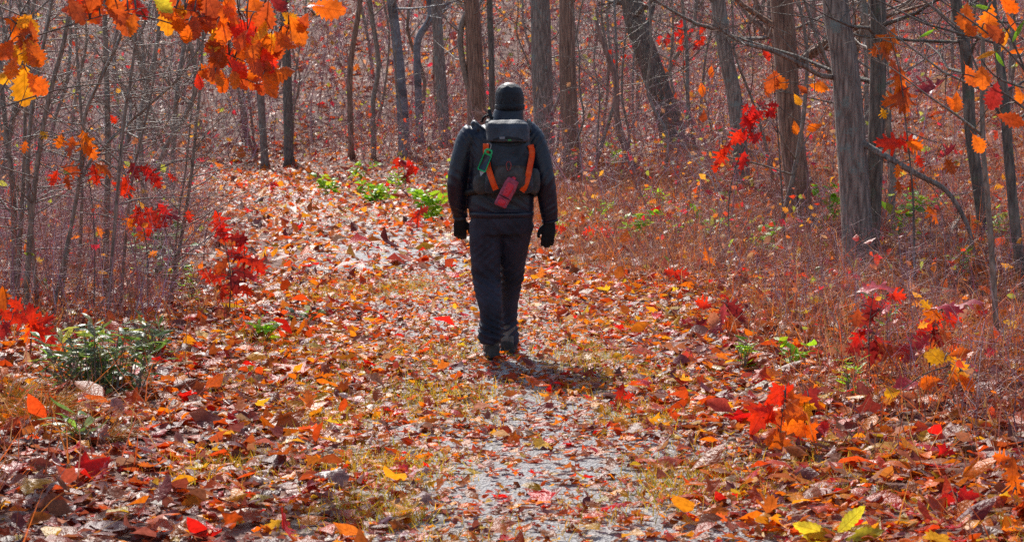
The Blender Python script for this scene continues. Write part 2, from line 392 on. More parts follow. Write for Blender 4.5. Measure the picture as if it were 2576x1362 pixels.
# ------------------------------------------------------------------ leaf litter
PAL = [(.48, .06, .010), (.62, .15, .008), (.36, .10, .018), (.27, .06, .016), (.25, .09, .06), (.66, .25, .012), (.20, .03, .024), (.40, .24, .14), (.55, .32, .02), (.58, .014, .010)]
BROWNER = [(.26, .05, .03), (.20, .06, .045), (.30, .10, .05), (.16, .04, .04), (.33, .15, .11), (.4, .07, .02)]
WT_TRAIL = [9, 9, 6, 4, 2, 4, 2, 1.5, 2.5, 2.2]
WT_SIDE = [7, 7, 7, 6, 3, 3, 3, 1, 1.4, 1.6]
def in_view(y, margin): return .262 * y + margin
def spots(n, y0, y1, margin, power=1.0):
    u = rng.random(n); y = (y0 ** (1 + power) + u * (y1 ** (1 + power) - y0 ** (1 + power))) ** (1 / (1 + power))
    x = (rng.random(n) * 2 - 1) * in_view(y, margin); return x, y
def litter(name, n, y0, y1, margin, bases, size, tilt, parent, power=1.0, thin=True):
    x, y = spots(n, y0, y1, margin, power); d = trail_d(x, y)
    keep = np.ones(n, bool)
    if thin:
        clear = np.exp(-(d / .6) ** 2) * np.clip(.1 + .9 * wob(x, y, 1.9, 3), 0, .7)
        keep = rng.random(n) > clear * np.where(y > 19, .45, np.where((y > 10.9) & (y < 13.6), .25, 1))
    x, y, d = x[keep], y[keep], d[keep]; n = len(x); on = np.abs(d) < 1.6
    col = np.where(on[:, None], pick(PAL, n, WT_TRAIL), pick(PAL, n, WT_SIDE))
    pb = np.clip(.22 + .75 * wob(x, y, .75, 9) + .5 * np.clip((-x - .3) / 1.2, 0, 1) * np.clip((10.5 - y) / 2, 0, 1) - .25 * (np.abs(d) < 2.2) * (y > 10), 0, .85)     # drifts of browner leaves, more of them at lower left
    col = np.where((rng.random(n) < pb)[:, None], pick(BROWNER, n), col)
    z = hgt(x, y) + np.where(np.abs(d) < 1.1, .012, .004) + rng.random(n) * .02
    tl = np.abs(rng.normal(0, tilt, n)); R = rot_many(rng.random(n) * 6.283, tl, rng.random(n) * 6.283)
    sc = rng.lognormal(math.log(size), .38, n) * (np.clip(.66 + .3 * np.abs(d), .66, 1.12) if y1 <= 20 else 1.0)
    V, T, C = scatter(bases, rng.integers(0, len(bases), n), np.stack([x, y, z + tl * sc * .25], -1), R, sc, col)
    o_ = link(name, np_mesh(name, V, T, C), LS, parent); tag(o_, kind='stuff'); return o_
litter('leaf_litter', 60000, 6.0, 20, 1.6, low_set(['oak', 'beech', 'maple', 'beech'], 4, 1), .072, .36, ground, .6)
litter('far_leaf_litter', 76000, 20, 62, 3, low_set(['tiny', 'tiny', 'tiny', 'beech'], 3, 1), .12, .4, ground, .6)
litter('hillside_leaf_litter', 32000, 58, 135, 6, low_set(['tiny'], 6, 1), .27, .5, ground, .3)

# the single fallen leaves that show largest
k = 0; SHP = ['red_oak', 'red_oak', 'chestnut_oak', 'maple', 'beech']
fx, fy = spots(300, 6.6, 14.5, .05, .2); nf = (np.abs(fx + .066) < .32) & (np.abs(fy - 12.85) < .75); fx = np.where(nf, fx + .9, fx); fd = trail_d(fx, fy)      # none on the boots
for i in range(300):
    sh = random.choice(SHP); o_ = link('fallen_leaf', random.choice(LEAF[sh]), LG, ground)
    s = random.uniform(.09, .17) * (1 if abs(fd[i]) > .9 else .85)
    o_.location = (fx[i], fy[i], h1(fx[i], fy[i]) + .028 + .02 * random.random())
    tl = abs(random.gauss(0, .42)); ax = random.random() * 6.283
    o_.rotation_mode = 'QUATERNION'
    q = Matrix.Rotation(tl, 3, Vector((math.cos(ax), math.sin(ax), 0))) @ Matrix.Rotation(random.random() * 6.283, 3, 'Z')
    if random.random() < .4: q = q @ Matrix.Rotation(math.pi, 3, 'Y')
    o_.rotation_quaternion = q.to_quaternion(); o_.scale = (s, s, s)
    o_.location.z += math.sin(tl) * s * .35
    o_.color = (*pick([(.55, .02, .02), (.62, .16, .02), (.4, .05, .03), (.34, .14, .07), (.6, .3, .03), (.28, .14, .13), (.5, .1, .02)], 1)[0], 1)

# ------------------------------------------------------------------ grass and dry growth
def blades(name, x, y, hh, col, mat, lean=.5, w=.004, parent=None):
    n = len(x); st = np.stack([x, y, hgt(x, y) - .01], -1)
    dv = np.stack([rng.normal(0, lean, n), rng.normal(0, lean, n), np.ones(n)], -1)
    P = grow(st, dv, hh, 3, .22, -.16)
    az = rng.random(n) * 6.283; u = np.stack([np.cos(az), np.sin(az), np.zeros(n)], -1)
    ww = np.array([1, .75]) * w
    L = P[:, :2] + u[:, None] * ww[None, :, None]; Rr = P[:, :2] - u[:, None] * ww[None, :, None]
    Vv = np.concatenate([np.stack([L, Rr], 2).reshape(n, 4, 3), P[:, 2:]], 1)
    q = np.array([(0, 1, 3), (0, 3, 2), (2, 3, 4)])
    Tt = (q[None] + (np.arange(n) * 5)[:, None, None]).reshape(-1, 3)
    o_ = link(name, np_mesh(name, Vv.reshape(-1, 3), Tt, np.repeat(col, 5, 0)), mat, parent); return tag(o_, kind='stuff')
# low yellow-green grass and moss tufts on the trail's shoulders
x, y = spots(150000, 6.3, 22, .5, .6); d = trail_d(x, y)
kp = (wob(x, y, 1.15, 1.7) + .35 * wob(x, y, 3.1, .3) > .26) & (np.abs(np.abs(d) - .95) < .9); x, y = x[kp], y[kp]
g = blades('short_grass', x, y, rng.uniform(.05, .11, len(x)), pick([(.56, .32, .03), (.42, .28, .04), (.26, .24, .035), (.6, .34, .05)], len(x)), GR, .9, .0028)
gx, gy, gc = [], [], []
for (px_, py_, rx_, ry_, n_) in [(985, 1185, .34, .6, 2600), (1090, 1005, .42, .7, 2600), (850, 1060, .35, .6, 1500), (985, 735, .5, 1.1, 1800), (790, 745, .5, 1.2, 1800), (1500, 905, .45, .8, 2000), (1600, 960, .35, .7, 1500), (1620, 1060, .3, .6, 1200), (1720, 1230, .3, .5, 1200), (700, 860, .4, .9, 1200), (960, 1290, .3, .4, 1200), (860, 545, .9, 2.2, 1800), (1100, 900, .4, .8, 1200), (560, 1180, .35, .5, 900)]:
    c_ = ground_at(px_, py_); gx.append(c_.x + rng.normal(0, rx_ * .5, n_)); gy.append(c_.y + rng.normal(0, ry_ * .5, n_)); gc.append(pick([(.62, .36, .02), (.5, .34, .03), (.36, .30, .03)], n_))
gx, gy, gc = np.concatenate(gx), np.concatenate(gy), np.concatenate(gc)
g2_ = blades('golden_grass', gx, gy, rng.uniform(.05, .12, len(gx)), gc, GR, 1.0, .0028)
g2_['label'] = 'patches of low golden grass and moss among the fallen leaves'; g2_['category'] = 'grass'
g['label'] = 'short yellow green grass tufts along the leafy trail'; g['category'] = 'grass'
# rust-brown dry fern and grass on both verges
x, y = spots(190000, 6.5, 36, 1.5, .7); d = trail_d(x, y)
den = np.where(d > 0, np.clip((d - 1.3) / 1.0, 0, 1), .45 * np.clip((-d - 1.6) / 1.2, 0, 1)) * np.clip(.65 + .6 * wob(x, y, .8, 5), .1, 1)
kp = rng.random(len(x)) < den; x, y = x[kp], y[kp]
g = blades('dry_undergrowth', x, y, rng.gamma(4, .065, len(x)), pick([(.34, .08, .025), (.42, .13, .03), (.28, .09, .05), (.36, .2, .09), (.2, .08, .07)], len(x), None, .25), GR, .55, .0035)
g['label'] = 'rust brown dried grass and fern on the trail verges'; g['category'] = 'undergrowth'

# ------------------------------------------------------------------ bare underbrush on the hillside (reads as one mass)
def brush(name, x, y, hh, r0, cols, nside, side, label, up=.05, spread=.35):
    n = len(x); st = np.stack([x, y, hgt(x, y) - .05], -1)
    dv = np.stack([rng.normal(0, spread, n), rng.normal(0, spread, n), np.ones(n)], -1)
    P = grow(st, dv, hh, 4, .16, up); c = pick(cols, n, None, .25); parts = [twigs(P, taper(n, 4, r0 * (.5 + rng.random(n)), .25), 3, c)]
    m_ = n * nside; wh = rng.integers(0, n, m_); tt = rng.uniform(.15, .98, m_); s0, td = along(P, wh, tt)
    dv = rng.normal(0, 1, (m_, 3)); dv[:, 2] = dv[:, 2] * .35 + .25
    P2 = grow(s0, dv, hh[wh] * side * rng.uniform(.4, 1.2, m_), 2, .3, .04)
    parts.append(twigs(P2, taper(m_, 2, r0 * .34 * np.ones(m_), .3), 3, c[wh]))
    Vv, Tt, Cc = cat_mesh(parts); o_ = link(name, np_mesh(name, Vv, Tt, Cc), TW); tag(o_, label, 'underbrush', None, 'stuff'); return P, P2
TWC = [(.48, .23, .22), (.40, .18, .17), (.54, .32, .31), (.54, .17, .08), (.34, .16, .15), (.58, .40, .38)]
x, y = spots(9000, 19, 64, 3, .3); d = trail_d(x, y); kp = ((d > 3.0) | (d < -2.2)); x, y = x[kp], y[kp]
Pb, Pb2 = brush('underbrush', x, y, rng.uniform(.5, 2.0, len(x)) * np.clip((y - 8) / 28, .35, 1), .0065, TWC, 7, .42, 'tangle of thin bare twigs covering the slope behind the hiker')
x, y = spots(10000, 9, 24, 2, .5); d = trail_d(x, y); kp = ((d < -2.5) & (y > 14) & (rng.random(len(x)) < .75)) | ((d > 2.1) & (rng.random(len(x)) < .5)); x, y = x[kp], y[kp]
Pa, Pa2 = brush('thicket_twigs', x, y, np.where(x > 0, rng.uniform(.15, .75, len(x)), rng.uniform(.25, 1.5, len(x))), .0038, TWC, 7, .5, 'fine bare twigs tangled through the thickets beside the trail')
x, y = spots(4900, 58, 110, 4, .1)
Pc, Pc2 = brush('far_underbrush', x, y, rng.uniform(1.5, 4.5, len(x)), .014, TWC, 7, .38, 'far mass of bare brush high on the hillside')
# leaves still hanging in that brush
def hang(name, P2, n, size, cols, label):
    wh = rng.integers(0, len(P2), n); s0, td = along(P2, wh, rng.uniform(.3, 1, n))
    R = rot_many(rng.random(n) * 6.283, rng.uniform(.3, 2.6, n), rng.random(n) * 6.283)
    bs = low_set(['beech', 'oak', 'tiny'], 2, 1)
    Vv, Tt, Cc = scatter(bs, rng.integers(0, len(bs), n), s0, R, rng.lognormal(math.log(size), .3, n), pick(cols, n))
    tag(link(name, np_mesh(name, Vv, Tt, Cc), LT), label, 'leaves', None, 'stuff')
HC = [(.6, .16, .02), (.62, .28, .03), (.5, .05, .02), (.38, .12, .05), (.5, .03, .05), (.4, .2, .12), (.3, .34, .05)]
hang('thicket_leaves', Pa2, 1500, .075, HC, 'small red and orange leaves caught in the trailside thickets')
hang('brush_leaves', Pb2, 10000, .085, HC, 'scattered orange and red leaves left in the brush')
hang('far_brush_leaves', Pc2, 12000, .17, HC, 'scattered orange leaf specks in the far hillside brush')

# ------------------------------------------------------------------ trees
def bare_crown(P, n1, l1, n2, r1, t0=.45, up=.08, flat=.5, lo=None):
    """branches on a trunk polyline P (k,3)"""
    A = np.array([tuple(p_) for p_ in P])[None]; parts = []
    t_ = rng.uniform(t0, .99, n1); s0, td = along(A, np.zeros(n1, int), t_)
    dv = rng.normal(0, 1, (n1, 3)); dv[:, 2] = np.abs(dv[:, 2]) * flat + .15
    L = l1 * rng.uniform(.5, 1.1, n1) * (1.25 - .7 * t_); P1 = grow(s0, dv, L, 5, .18, up)
    parts.append(twigs(P1, taper(n1, 5, r1 * (1.3 - t_), .2), 4))
    m_ = n1 * n2; wh = rng.integers(0, n1, m_); s0, td = along(P1, wh, rng.uniform(.2, 1, m_))
    dv = td + rng.normal(0, .6, (m_, 3)); P2 = grow(s0, dv, L[wh] * rng.uniform(.2, .5, m_), 4, .22, up * .6)
    parts.append(twigs(P2, taper(m_, 4, r1 * .32 * np.ones(m_), .25), 3))
    m3 = m_ * 2; wh3 = rng.integers(0, m_, m3); s0, td = along(P2, wh3, rng.uniform(.2, 1, m3))
    P3 = grow(s0, td + rng.normal(0, .7, (m3, 3)), L[wh][wh3] * rng.uniform(.1, .22, m3), 3, .2, 0)
    parts.append(twigs(P3, taper(m3, 3, r1 * .16 * np.ones(m3), .3), 3))
    Vv, Tt, _ = cat_mesh(parts); return Vv, Tt
def tree(name, label, path, wpx, mat, group=None, base=None, height=11, lean=None, n1=16, l1=2.6, rough=.1, flare=.3, limbs=(), seed=0, crown=True, taper_top=.3, wtop=None, snag=False):
    """path: pixel points top -> base; the base stands on the ground where its ray meets it"""
    g = ground_at(*(base or path[-1])); Y = g.y
    pp = [at(px, py, Y) for px, py in path[::-1]]; pp[0] = g + Vector((0, 0, -.12))
    r0 = wpx * Y / F / 2; rt = (wtop or wpx * .88) * Y / F / 2
    radii = list(np.linspace(r0, rt, len(pp)))
    if not snag:
        dv = (pp[-1] - pp[-2]).normalized(); dv = (dv + Vector((0, 0, .8))).normalized(); q = pp[-1].copy(); z1 = g.z + height; r = rt
        for s in range(4):
            st = max(.6, (z1 - pp[-1].z) / (4 - s)) if s < 3 else max(.6, z1 - q.z)
            q = q + (dv + Vector((random.uniform(-.12, .12), random.uniform(-.1, .1), .1))).normalized() * max(.8, (height - (pp[len(path) - 1].z - g.z)) / 4)
            r *= .72; pp.append(q.copy()); radii.append(max(r, .012))
    root = tag(empty(name, g), label, 'tree', group)
    Vv, Tt = tube([p_ - g for p_ in pp], radii, 18 if wpx > 30 else 12, 6, rough, seed, flare=flare * (r0 * 6) if flare else 0)
    link('trunk', np_mesh('trunk', Vv, Tt, smooth=True), mat, root)
    if crown:
        c = [p_ - g for p_ in catmull(pp, 4)]
        Vv, Tt = bare_crown(c, n1, l1, 5, max(.012, rt * .35), .3 if not snag else .2)
        link('crown', np_mesh('crown', Vv, Tt, smooth=True), mat, root)
    for lp, lw, tip in limbs:
        lv = [at(px, py, Y + dy) - g for px, py, dy in lp]
        Vv, Tt = tube(lv, list(np.linspace(lw, tip, len(lv)) * Y / F / 2), 8, 5, .12, seed + 3)
        lo_ = link('limb', np_mesh('limb', Vv, Tt, smooth=True), mat, root)
        A = np.array([tuple(v_) for v_ in lv])[None]; nn = 22; s0, td = along(A, np.zeros(nn, int), rng.uniform(.1, 1, nn))
        P2 = grow(s0, td + rng.normal(0, .8, (nn, 3)), rng.uniform(.15, .7, nn), 4, .3)
        Vv, Tt = twigs(P2, taper(nn, 4, .006 * np.ones(nn), .3), 3); link('twigs', np_mesh('twigs', Vv, Tt), mat, lo_)
    return root
tree('tree', 'smooth grey trunk with dark bands, left of the hiker', [(984, 0), (1002, 150), (1010, 260), (1018, 390)], 30, B_PALE, seed=1, wtop=24)
tree('tree', 'crooked pale trunk bending sharply near the top of the picture', [(1078, -20), (1082, 45), (1052, 100), (1050, 180), (1056, 360)], 19, B_PALE, seed=2, flare=.2)
tree('tree', 'straight rough grey trunk just left of the hiker\'s shoulder', [(1098, 0), (1106, 150), (1122, 375)], 29, B_GREY, seed=3)
tree('tree', 'slim leaning trunk whose foot runs behind the hiker\'s left shoulder', [(1195, -20), (1160, 70), (1164, 160), (1190, 245), (1250, 320), (1290, 420)], 17, B_SAP, seed=4, flare=.15)
tree('tree', 'thick brown ridged trunk behind the hiker\'s head on its left', [(1184, 0), (1196, 200), (1204, 440)], 50, B_BROWN, seed=5, wtop=38)
tree('tree', 'thin mottled dark trunk tight beside the thick brown one', [(1231, 0), (1236, 170), (1240, 440)], 17, B_DARK, seed=6, flare=.15)
tree('tree', 'mossy grey trunk with a wide foot right of the hiker\'s head', [(1357, 0), (1362, 200), (1374, 440)], 54, B_GREY, seed=7, wtop=48)
tree('tree', 'straight brown trunk, second one right of the hiker\'s head', [(1425, 0), (1428, 200), (1440, 450)], 46, B_BROWN, seed=8, wtop=38)
tree('dead_tree', 'leaning broken snag with a peeled reddish tip', [(1500, 55), (1520, 120), (1548, 200), (1556, 320), (1612, 450)], 19, B_RED, seed=9, flare=0, crown=False, snag=True, wtop=9)
tree('tree', 'broad dark trunk leaning left on the slope', [(1588, 0), (1632, 150), (1668, 260), (1702, 350)], 66, B_DARK, seed=10, wtop=52)
tree('tree', 'lichen-mottled trunk fading into brush right of the leaning tree', [(1806, 0), (1828, 150), (1850, 260), (1872, 470)], 40, B_GREY, seed=11)
tree('tree', 'tall brown furrowed trunk with flared foot among green sprouts', [(1964, 0), (1980, 220), (1996, 380), (2026, 580)], 62, B_BROWN, seed=12, wtop=56)
tree('tree', 'biggest grey twin trunk at right with a long pale limb', [(2098, -20), (2122, 150), (2142, 380), (2160, 672)], 76, B_GREY, seed=13, wtop=64,
     limbs=[([(2100, 195, 0), (2060, 188, -.1), (2010, 160, -.2), (1935, 126, -.3), (1870, 108, -.4), (1790, 62, -.5)], 14, 6),
            ([(2150, 350, 0), (2235, 398, -.2), (2310, 440, -.3), (2380, 480, -.3), (2430, 560, -.35), (2452, 640, -.4)], 17, 9)])
tree('tree', 'dark slimmer trunk growing tight behind the big twin trunk', [(2205, -20), (2206, 250), (2196, 480), (2186, 655)], 44, B_DARK, seed=14, flare=.2)
tree('tree', 'dark crooked trunk near the right edge crossed by twigs', [(2400, -20), (2428, 130), (2440, 330), (2462, 480), (2482, 600)], 32, B_DARK, seed=15)
tree('tree', 'thin speckled dark stem at the far right foreground', [(2470, 330), (2482, 480), (2494, 640), (2512, 870)], 15, B_SAP, seed=16, flare=.1, height=4, n1=10, l1=1.2)
tree('tree', 'dark trunk cut by the right edge of the picture', [(2520, 200), (2536, 380), (2552, 560), (2578, 730)], 27, B_DARK, seed=17, height=8)
tree('tree', 'dark double stem in the brush beyond the trail bend', [(716, 60), (722, 200), (728, 420)], 25, B_DARK, seed=18)
tree('tree', 'dim trunk left of the dark double stem beyond the bend', [(640, 0), (655, 250), (668, 420)], 20, B_GREY, seed=19, flare=.2)
tree('tree', 'slanting dark stem above the trail bend at upper middle', [(905, 0), (880, 180), (884, 400)], 15, B_BROWN, seed=20, flare=.1)
tree('tree', 'slim stem forking low left of the smooth grey trunk', [(930, 0), (952, 160), (938, 260), (940, 400)], 13, B_SAP, seed=21, flare=.1)

# ---- left thicket saplings, each read off the photograph
THK = [([(172, 43), (135, 200), (106, 331), (78, 560), (62, 790)], 15, 'slanting dark sapling, stoutest of the left thicket'),
       ([(262, -10), (268, 200), (271, 420), (262, 745)], 17, 'upright straight sapling in the middle of the left thicket'),
       ([(192, 109), (199, 220), (208, 400), (196, 745)], 9, 'thin upright stem between the two stouter thicket saplings'),
       ([(320, 40), (262, 180), (212, 300), (196, 480), (128, 790)], 11, 'sapling leaning right across the thicket, foot near the green bush'),
       ([(345, 40), (330, 190), (314, 290), (296, 480), (268, 800)], 10, 'dark sapling just right of the straight thicket sapling'),
       ([(505, 190), (492, 330), (480, 450), (452, 620), (418, 770)], 10, 'thin dark whip at the trail side of the thicket'),
       ([(560, -20), (470, 170), (380, 260), (270, 360), (200, 470), (150, 760)], 8, 'long thin whip arching steeply to the right over the thicket'),
       ([(10, 280), (30, 450), (36, 600), (34, 750)], 18, 'dark sapling at the left edge of the picture'),
       ([(60, 420), (52, 560), (40, 760)], 13, 'shorter dark sapling beside the left edge one'),
       ([(130, 0), (96, 180), (70, 420), (96, 770)], 12, 'crooked grey sapling leaning over the left thicket'),
       ([(470, 400), (452, 520), (440, 640), (432, 770)], 6, 'slim straight shoot beside the trail-side whip'),
       ([(395, 120), (376, 260), (330, 470), (300, 780)], 8, 'pale slim sapling behind the red leaves in the thicket')]
for i, (pth, w_, lab) in enumerate(THK):
    g = ground_at(*pth[-1]); Y = g.y; pp = [at(a_, b_, Y) for a_, b_ in pth[::-1]]; pp[0] = g + Vector((0, 0, -.06))
    e = pp[-1] + (pp[-1] - pp[-2]).normalized() * .9 + Vector((0, 0, .5)); pp += [e, e + Vector((.1, 0, .9))]
    r0 = w_ * Y / F / 2; rd = list(np.linspace(r0, r0 * .6, len(pp) - 1)) + [r0 * .2]
    root = tag(empty('sapling', g), lab, 'sapling', 'saplings of the left thicket')
    Vv, Tt = tube([p_ - g for p_ in pp], rd, 8, 6, .12, i); link('trunk', np_mesh('trunk', Vv, Tt, smooth=True), B_SAP, root)
    Vv, Tt = bare_crown([p_ - g for p_ in catmull(pp, 4)], 26, .95, 5, .006, .12, .01, .3)
    link('crown', np_mesh('crown', Vv, Tt), B_SAP, root)

# ---- saplings of the slope that nothing tells apart
SAPS = []
for v_ in range(7):
    hh = 4.5; k_ = 6; p_ = [Vector((0, 0, -.1))]
    for s in range(k_): p_.append(p_[-1] + Vector((random.gauss(0, .11), random.gauss(0, .11), hh / k_)))
    a_ = np_mesh('trunk', *tube(p_, list(np.linspace(.032, .008, k_ + 1)), 6, 3, .1, v_), smooth=True)
    b_ = np_mesh('crown', *bare_crown(catmull(p_, 4), 16, 1.3, 4, .011, .15, .05, .6)); SAPS.append((a_, b_))
for me in SAPS:
    me[0].materials.append(B_SAP); me[1].materials.append(B_SAP)
cnt = 0
while cnt < 110:
    y_ = random.uniform(21, 75); x_ = random.uniform(-1, 1) * (.262 * y_ + 1); d_ = float(trail_d(np.array([x_]), np.array([y_]))[0])
    if -2.6 < d_ < 3.2: continue
    px_ = W / 2 + x_ / y_ * F
    if 1130 < px_ < 1400 and y_ < 30: continue
    zone = next(z_ for lim, z_ in [(620, 'left of the dim trunk beyond the trail bend'), (980, 'between the trail bend and the smooth grey trunk'), (1265, 'just left of the hiker\'s head'), (1500, 'just right of the hiker\'s head'), (1700, 'about the broad leaning dark trunk'), (1980, 'left of the brown furrowed trunk'), (2150, 'between furrowed and twin trunks'), (9e9, 'right of the big twin trunk')] if px_ < lim)
    zone = ('far up the slope, ' if y_ > 45 else 'low on the slope, ') + zone
    a_, b_ = SAPS[cnt % 7]; s = random.uniform(.7, 1.5) * (1 + max(0, y_ - 35) / 50)
    root = tag(empty('slope_sapling', (x_, y_, h1(x_, y_)), random.random() * 6.28), 'slim bare sapling ' + zone, 'sapling', 'slim bare saplings ' + zone)
    root.scale = (s, s, s); root.rotation_euler = (random.gauss(0, .1), random.gauss(0, .1), random.random() * 6.28)
    link('trunk', a_, None, root); link('crown', b_, None, root); cnt += 1

# ------------------------------------------------------------------ leafy plants
RED, CRIM, DRED, ORG, YEL, RUST, GRN, PINK, YGR = (.66, .034, .008), (.55, .018, .013), (.27, .02, .018), (.70, .14, .008), (.76, .33, .012), (.46, .08, .015), (.16, .36, .02), (.42, .05, .06), (.55, .5, .03)
def leafy(name, label, cat, base, stems, leaves, shape='red_oak', Y=None, stem_w=6, group=None, dj=.12, base_world=None, bark_m=None):
    """stems: pixel polylines; leaves: (px, py of leaf centre, length px, image angle of the tip in degrees, colour)"""
    g = base_world or ground_at(*base); Y = Y or g.y
    root = tag(empty(name, g), label, cat, group); parts = []; sp = []
    for j, s in enumerate(stems):
        pv = [at(a_, b_, Y + (c_[0] if c_ else 0)) - g for a_, b_, *c_ in s]
        if j == 0:
            if base_world: pv = [Vector((0, 0, -.05)), (pv[0]) * .5 + Vector((0, 0, .1))] + pv
            else: pv[0] = Vector((0, 0, -.04))
        if len(pv) < 3: pv = [pv[0], (pv[0] + pv[1]) / 2 + Vector((random.uniform(-.02, .02), 0, random.uniform(-.02, .02))), pv[1]]
        if j: pv[0] = min(sp, key=lambda v: (v - pv[0]).length).copy()
        w_ = stem_w * (1 if j == 0 else .6) * Y / F / 2
        parts.append(tube(pv, list(np.linspace(w_, w_ * .35, len(pv))), 6, 5)); sp += catmull(pv, 6)
    for (px, py, L, ang, col, *sh) in leaves:
        y_ = Y + random.uniform(-dj, dj); s = L * (1.1 if base_world else .98) * y_ / F; c = at(px, py, y_) - g; a = math.radians(ang)
        yv = Vector((math.cos(a), random.uniform(-.35, .35), -math.sin(a))).normalized()      # pixel angles run clockwise from +x
        nr = Vector((random.uniform(-.55, .55), -1, random.uniform(-.1, .75))); xv = yv.cross(nr).normalized(); zv = xv.cross(yv)
        if col is PINK:                                             # leaves lying flat to the sun, which shine
            yv = Vector((yv.x, yv.y - .25, yv.z * .5)).normalized(); nr = Vector((random.uniform(-.15, .0), -.32, 1)); xv = yv.cross(nr).normalized(); zv = xv.cross(yv)
        elif random.random() < .5: xv, zv = -xv, -zv
        b0 = c - yv * s * .5
        o_ = link('leaf', random.choice(LEAF[sh[0] if sh else shape]), LM, root)
        o_.rotation_mode = 'QUATERNION'; o_.rotation_quaternion = Matrix((xv, yv, zv)).transposed().to_quaternion()
        wd_ = random.uniform(.85, 1.15); o_.location = b0; o_.scale = (s * wd_, s, s); o_.color = (*pick([col], 1, None, .13)[0], 1)
        q = min(sp, key=lambda v: (v - b0).length)
        mid = (q + b0) / 2 + Vector((0, 0, .012 + .04 * (q - b0).length)); dl = (q - b0).length
        if dl > .004: parts.append(tube([q, mid, b0], [.0045, .0035, .0025], 4, 3))
    Vv, Tt, _ = cat_mesh(parts); link('stem', np_mesh('stem', Vv, Tt, smooth=True), bark_m or B_DARK, root); return root
def cluster(cx, cy, rx, ry, n, L, cols, w=None, down=True):
    out = []
    for _ in range(n):
        a = random.random() * 6.283; r = math.sqrt(random.random())
        ang = random.gauss(80, 45) if down else random.random() * 360
        out.append((cx + rx * r * math.cos(a), cy + ry * r * math.sin(a), L * random.uniform(.75, 1.25), ang, random.choices(cols, w)[0]))
    return out
# oak whose branches hang into the picture at upper left (rooted just outside the left edge)
bx, by = -3.25, 9.9
leafy('oak_sapling', 'orange-leaved oak branches hanging in from the upper left', 'oak', None,
      [[(-90, 500), (-40, 250), (40, 60), (110, -60)], [(20, 110), (150, 72), (300, 30), (420, 20), (560, 40)], [(300, 30), (430, 60), (560, 130), (640, 165), (720, 185)],
       [(430, 60), (520, 40), (640, 30), (740, 75), (800, 30)], [(-60, 330), (20, 200), (70, 150)], [(-60, 330), (30, 300), (70, 215)], [(560, 130), (600, 190), (680, 220)], [(-50, 280), (150, 225), (330, 205), (470, 185), (560, 160)]],
      [(45, 62, 78, 20, ORG), (75, 85, 66, 95, RUST), (62, 118, 92, 100, YEL), (85, 135, 70, 60, ORG), (35, 170, 60, 110, ORG), (62, 215, 105, 95, YEL), (92, 210, 70, 50, ORG), (20, 185, 60, 130, YEL),
       (205, 15, 70, 100, RED), (285, 10, 80, 75, ORG), (318, 40, 95, 95, RUST), (350, 20, 70, 60, RED), (332, 62, 60, 110, ORG), (416, 40, 95, 85, YEL), (408, 12, 60, 40, YGR), (450, 60, 70, 70, ORG), (478, 30, 80, 95, RUST), (520, 22, 85, 60, DRED),
       (575, 20, 80, 110, ORG), (560, 75, 72, 80, ORG), (540, 100, 60, 95, YEL), (640, 18, 78, 75, ORG), (668, 40, 80, 100, RUST), (620, 70, 60, 50, RED), (612, 108, 62, 100, ORG), (655, 118, 72, 70, YEL), (640, 130, 66, 115, ORG),
       (560, 145, 52, 95, RUST), (600, 150, 55, 70, ORG), (672, 155, 70, 110, ORG), (640, 165, 60, 60, RUST), (700, 185, 84, 170, ORG), (715, 178, 50, 5, ORG), (660, 205, 66, 100, RUST), (678, 218, 62, 60, ORG), (590, 195, 58, 90, ORG), (540, 180, 50, 110, RUST),
       (745, 78, 80, 65, ORG), (735, 62, 46, 15, YEL), (822, 24, 92, 8, ORG), (790, 20, 50, 350, PINK), (500, 205, 40, 80, RED), (470, 85, 48, 100, ORG), (232, 30, 66, 60, ORG), (700, 10, 55, 30, DRED)] + cluster(620, 130, 95, 75, 26, 56, [ORG, RUST, YEL, RED], [5, 4, 2, 2]) + cluster(490, 35, 100, 40, 14, 66, [ORG, RUST, DRED, YEL], [4, 4, 2, 2]) + cluster(735, 75, 40, 35, 6, 52, [ORG, RUST, YEL]) + cluster(530, 200, 45, 25, 6, 42, [RUST, ORG]) + cluster(250, 25, 90, 30, 8, 60, [ORG, RED, RUST]) + cluster(65, 130, 50, 95, 9, 62, [ORG, YEL, RUST]),
      'chestnut_oak', Y=9.8, stem_w=7, base_world=Vector((bx, by, h1(bx, by))), dj=.2)
# leaf crown added unseen above the picture, to shade the lower left ground
oak = [o_ for o_ in COL.objects if o_.get('label', '').startswith('orange-leaved oak branches')][0]
n = 40; st = np.tile(np.array([[.15, 0, 2.0]]), (n, 1)) + rng.normal(0, .12, (n, 3)); P1 = grow(st, np.stack([rng.normal(.35, .7, n), rng.normal(0, .7, n), rng.uniform(.5, 1.4, n)], -1), rng.uniform(.8, 2.0, n), 5, .2, .02)
P1[:, :, 2] = np.maximum(P1[:, :, 2], 1.2); n2 = 420; wh = rng.integers(0, n, n2); q0, td = along(P1, wh, rng.uniform(.3, 1, n2)); kp = (q0[:, 2] > 2.5); q0 = q0[kp]; n2 = len(q0)
bs = low_set(['oak', 'beech'], 3, 2); Vv, Tt, Cc = scatter(bs, rng.integers(0, 6, n2), q0, rot_many(rng.random(n2) * 6.3, rng.uniform(.3, 2.4, n2), rng.random(n2) * 6.3), rng.uniform(.1, .18, n2), pick([ORG, RUST, YEL, RED], n2))
link('crown', np_mesh('crown', Vv, Tt, Cc), LT, oak)
P1 = P1[P1[:, -1, 2] > 2.4]; link('shade_branches', np_mesh('shade_branches', *twigs(P1, taper(len(P1), 5, .007 * np.ones(len(P1)), .3), 4)), B_SAP, oak)
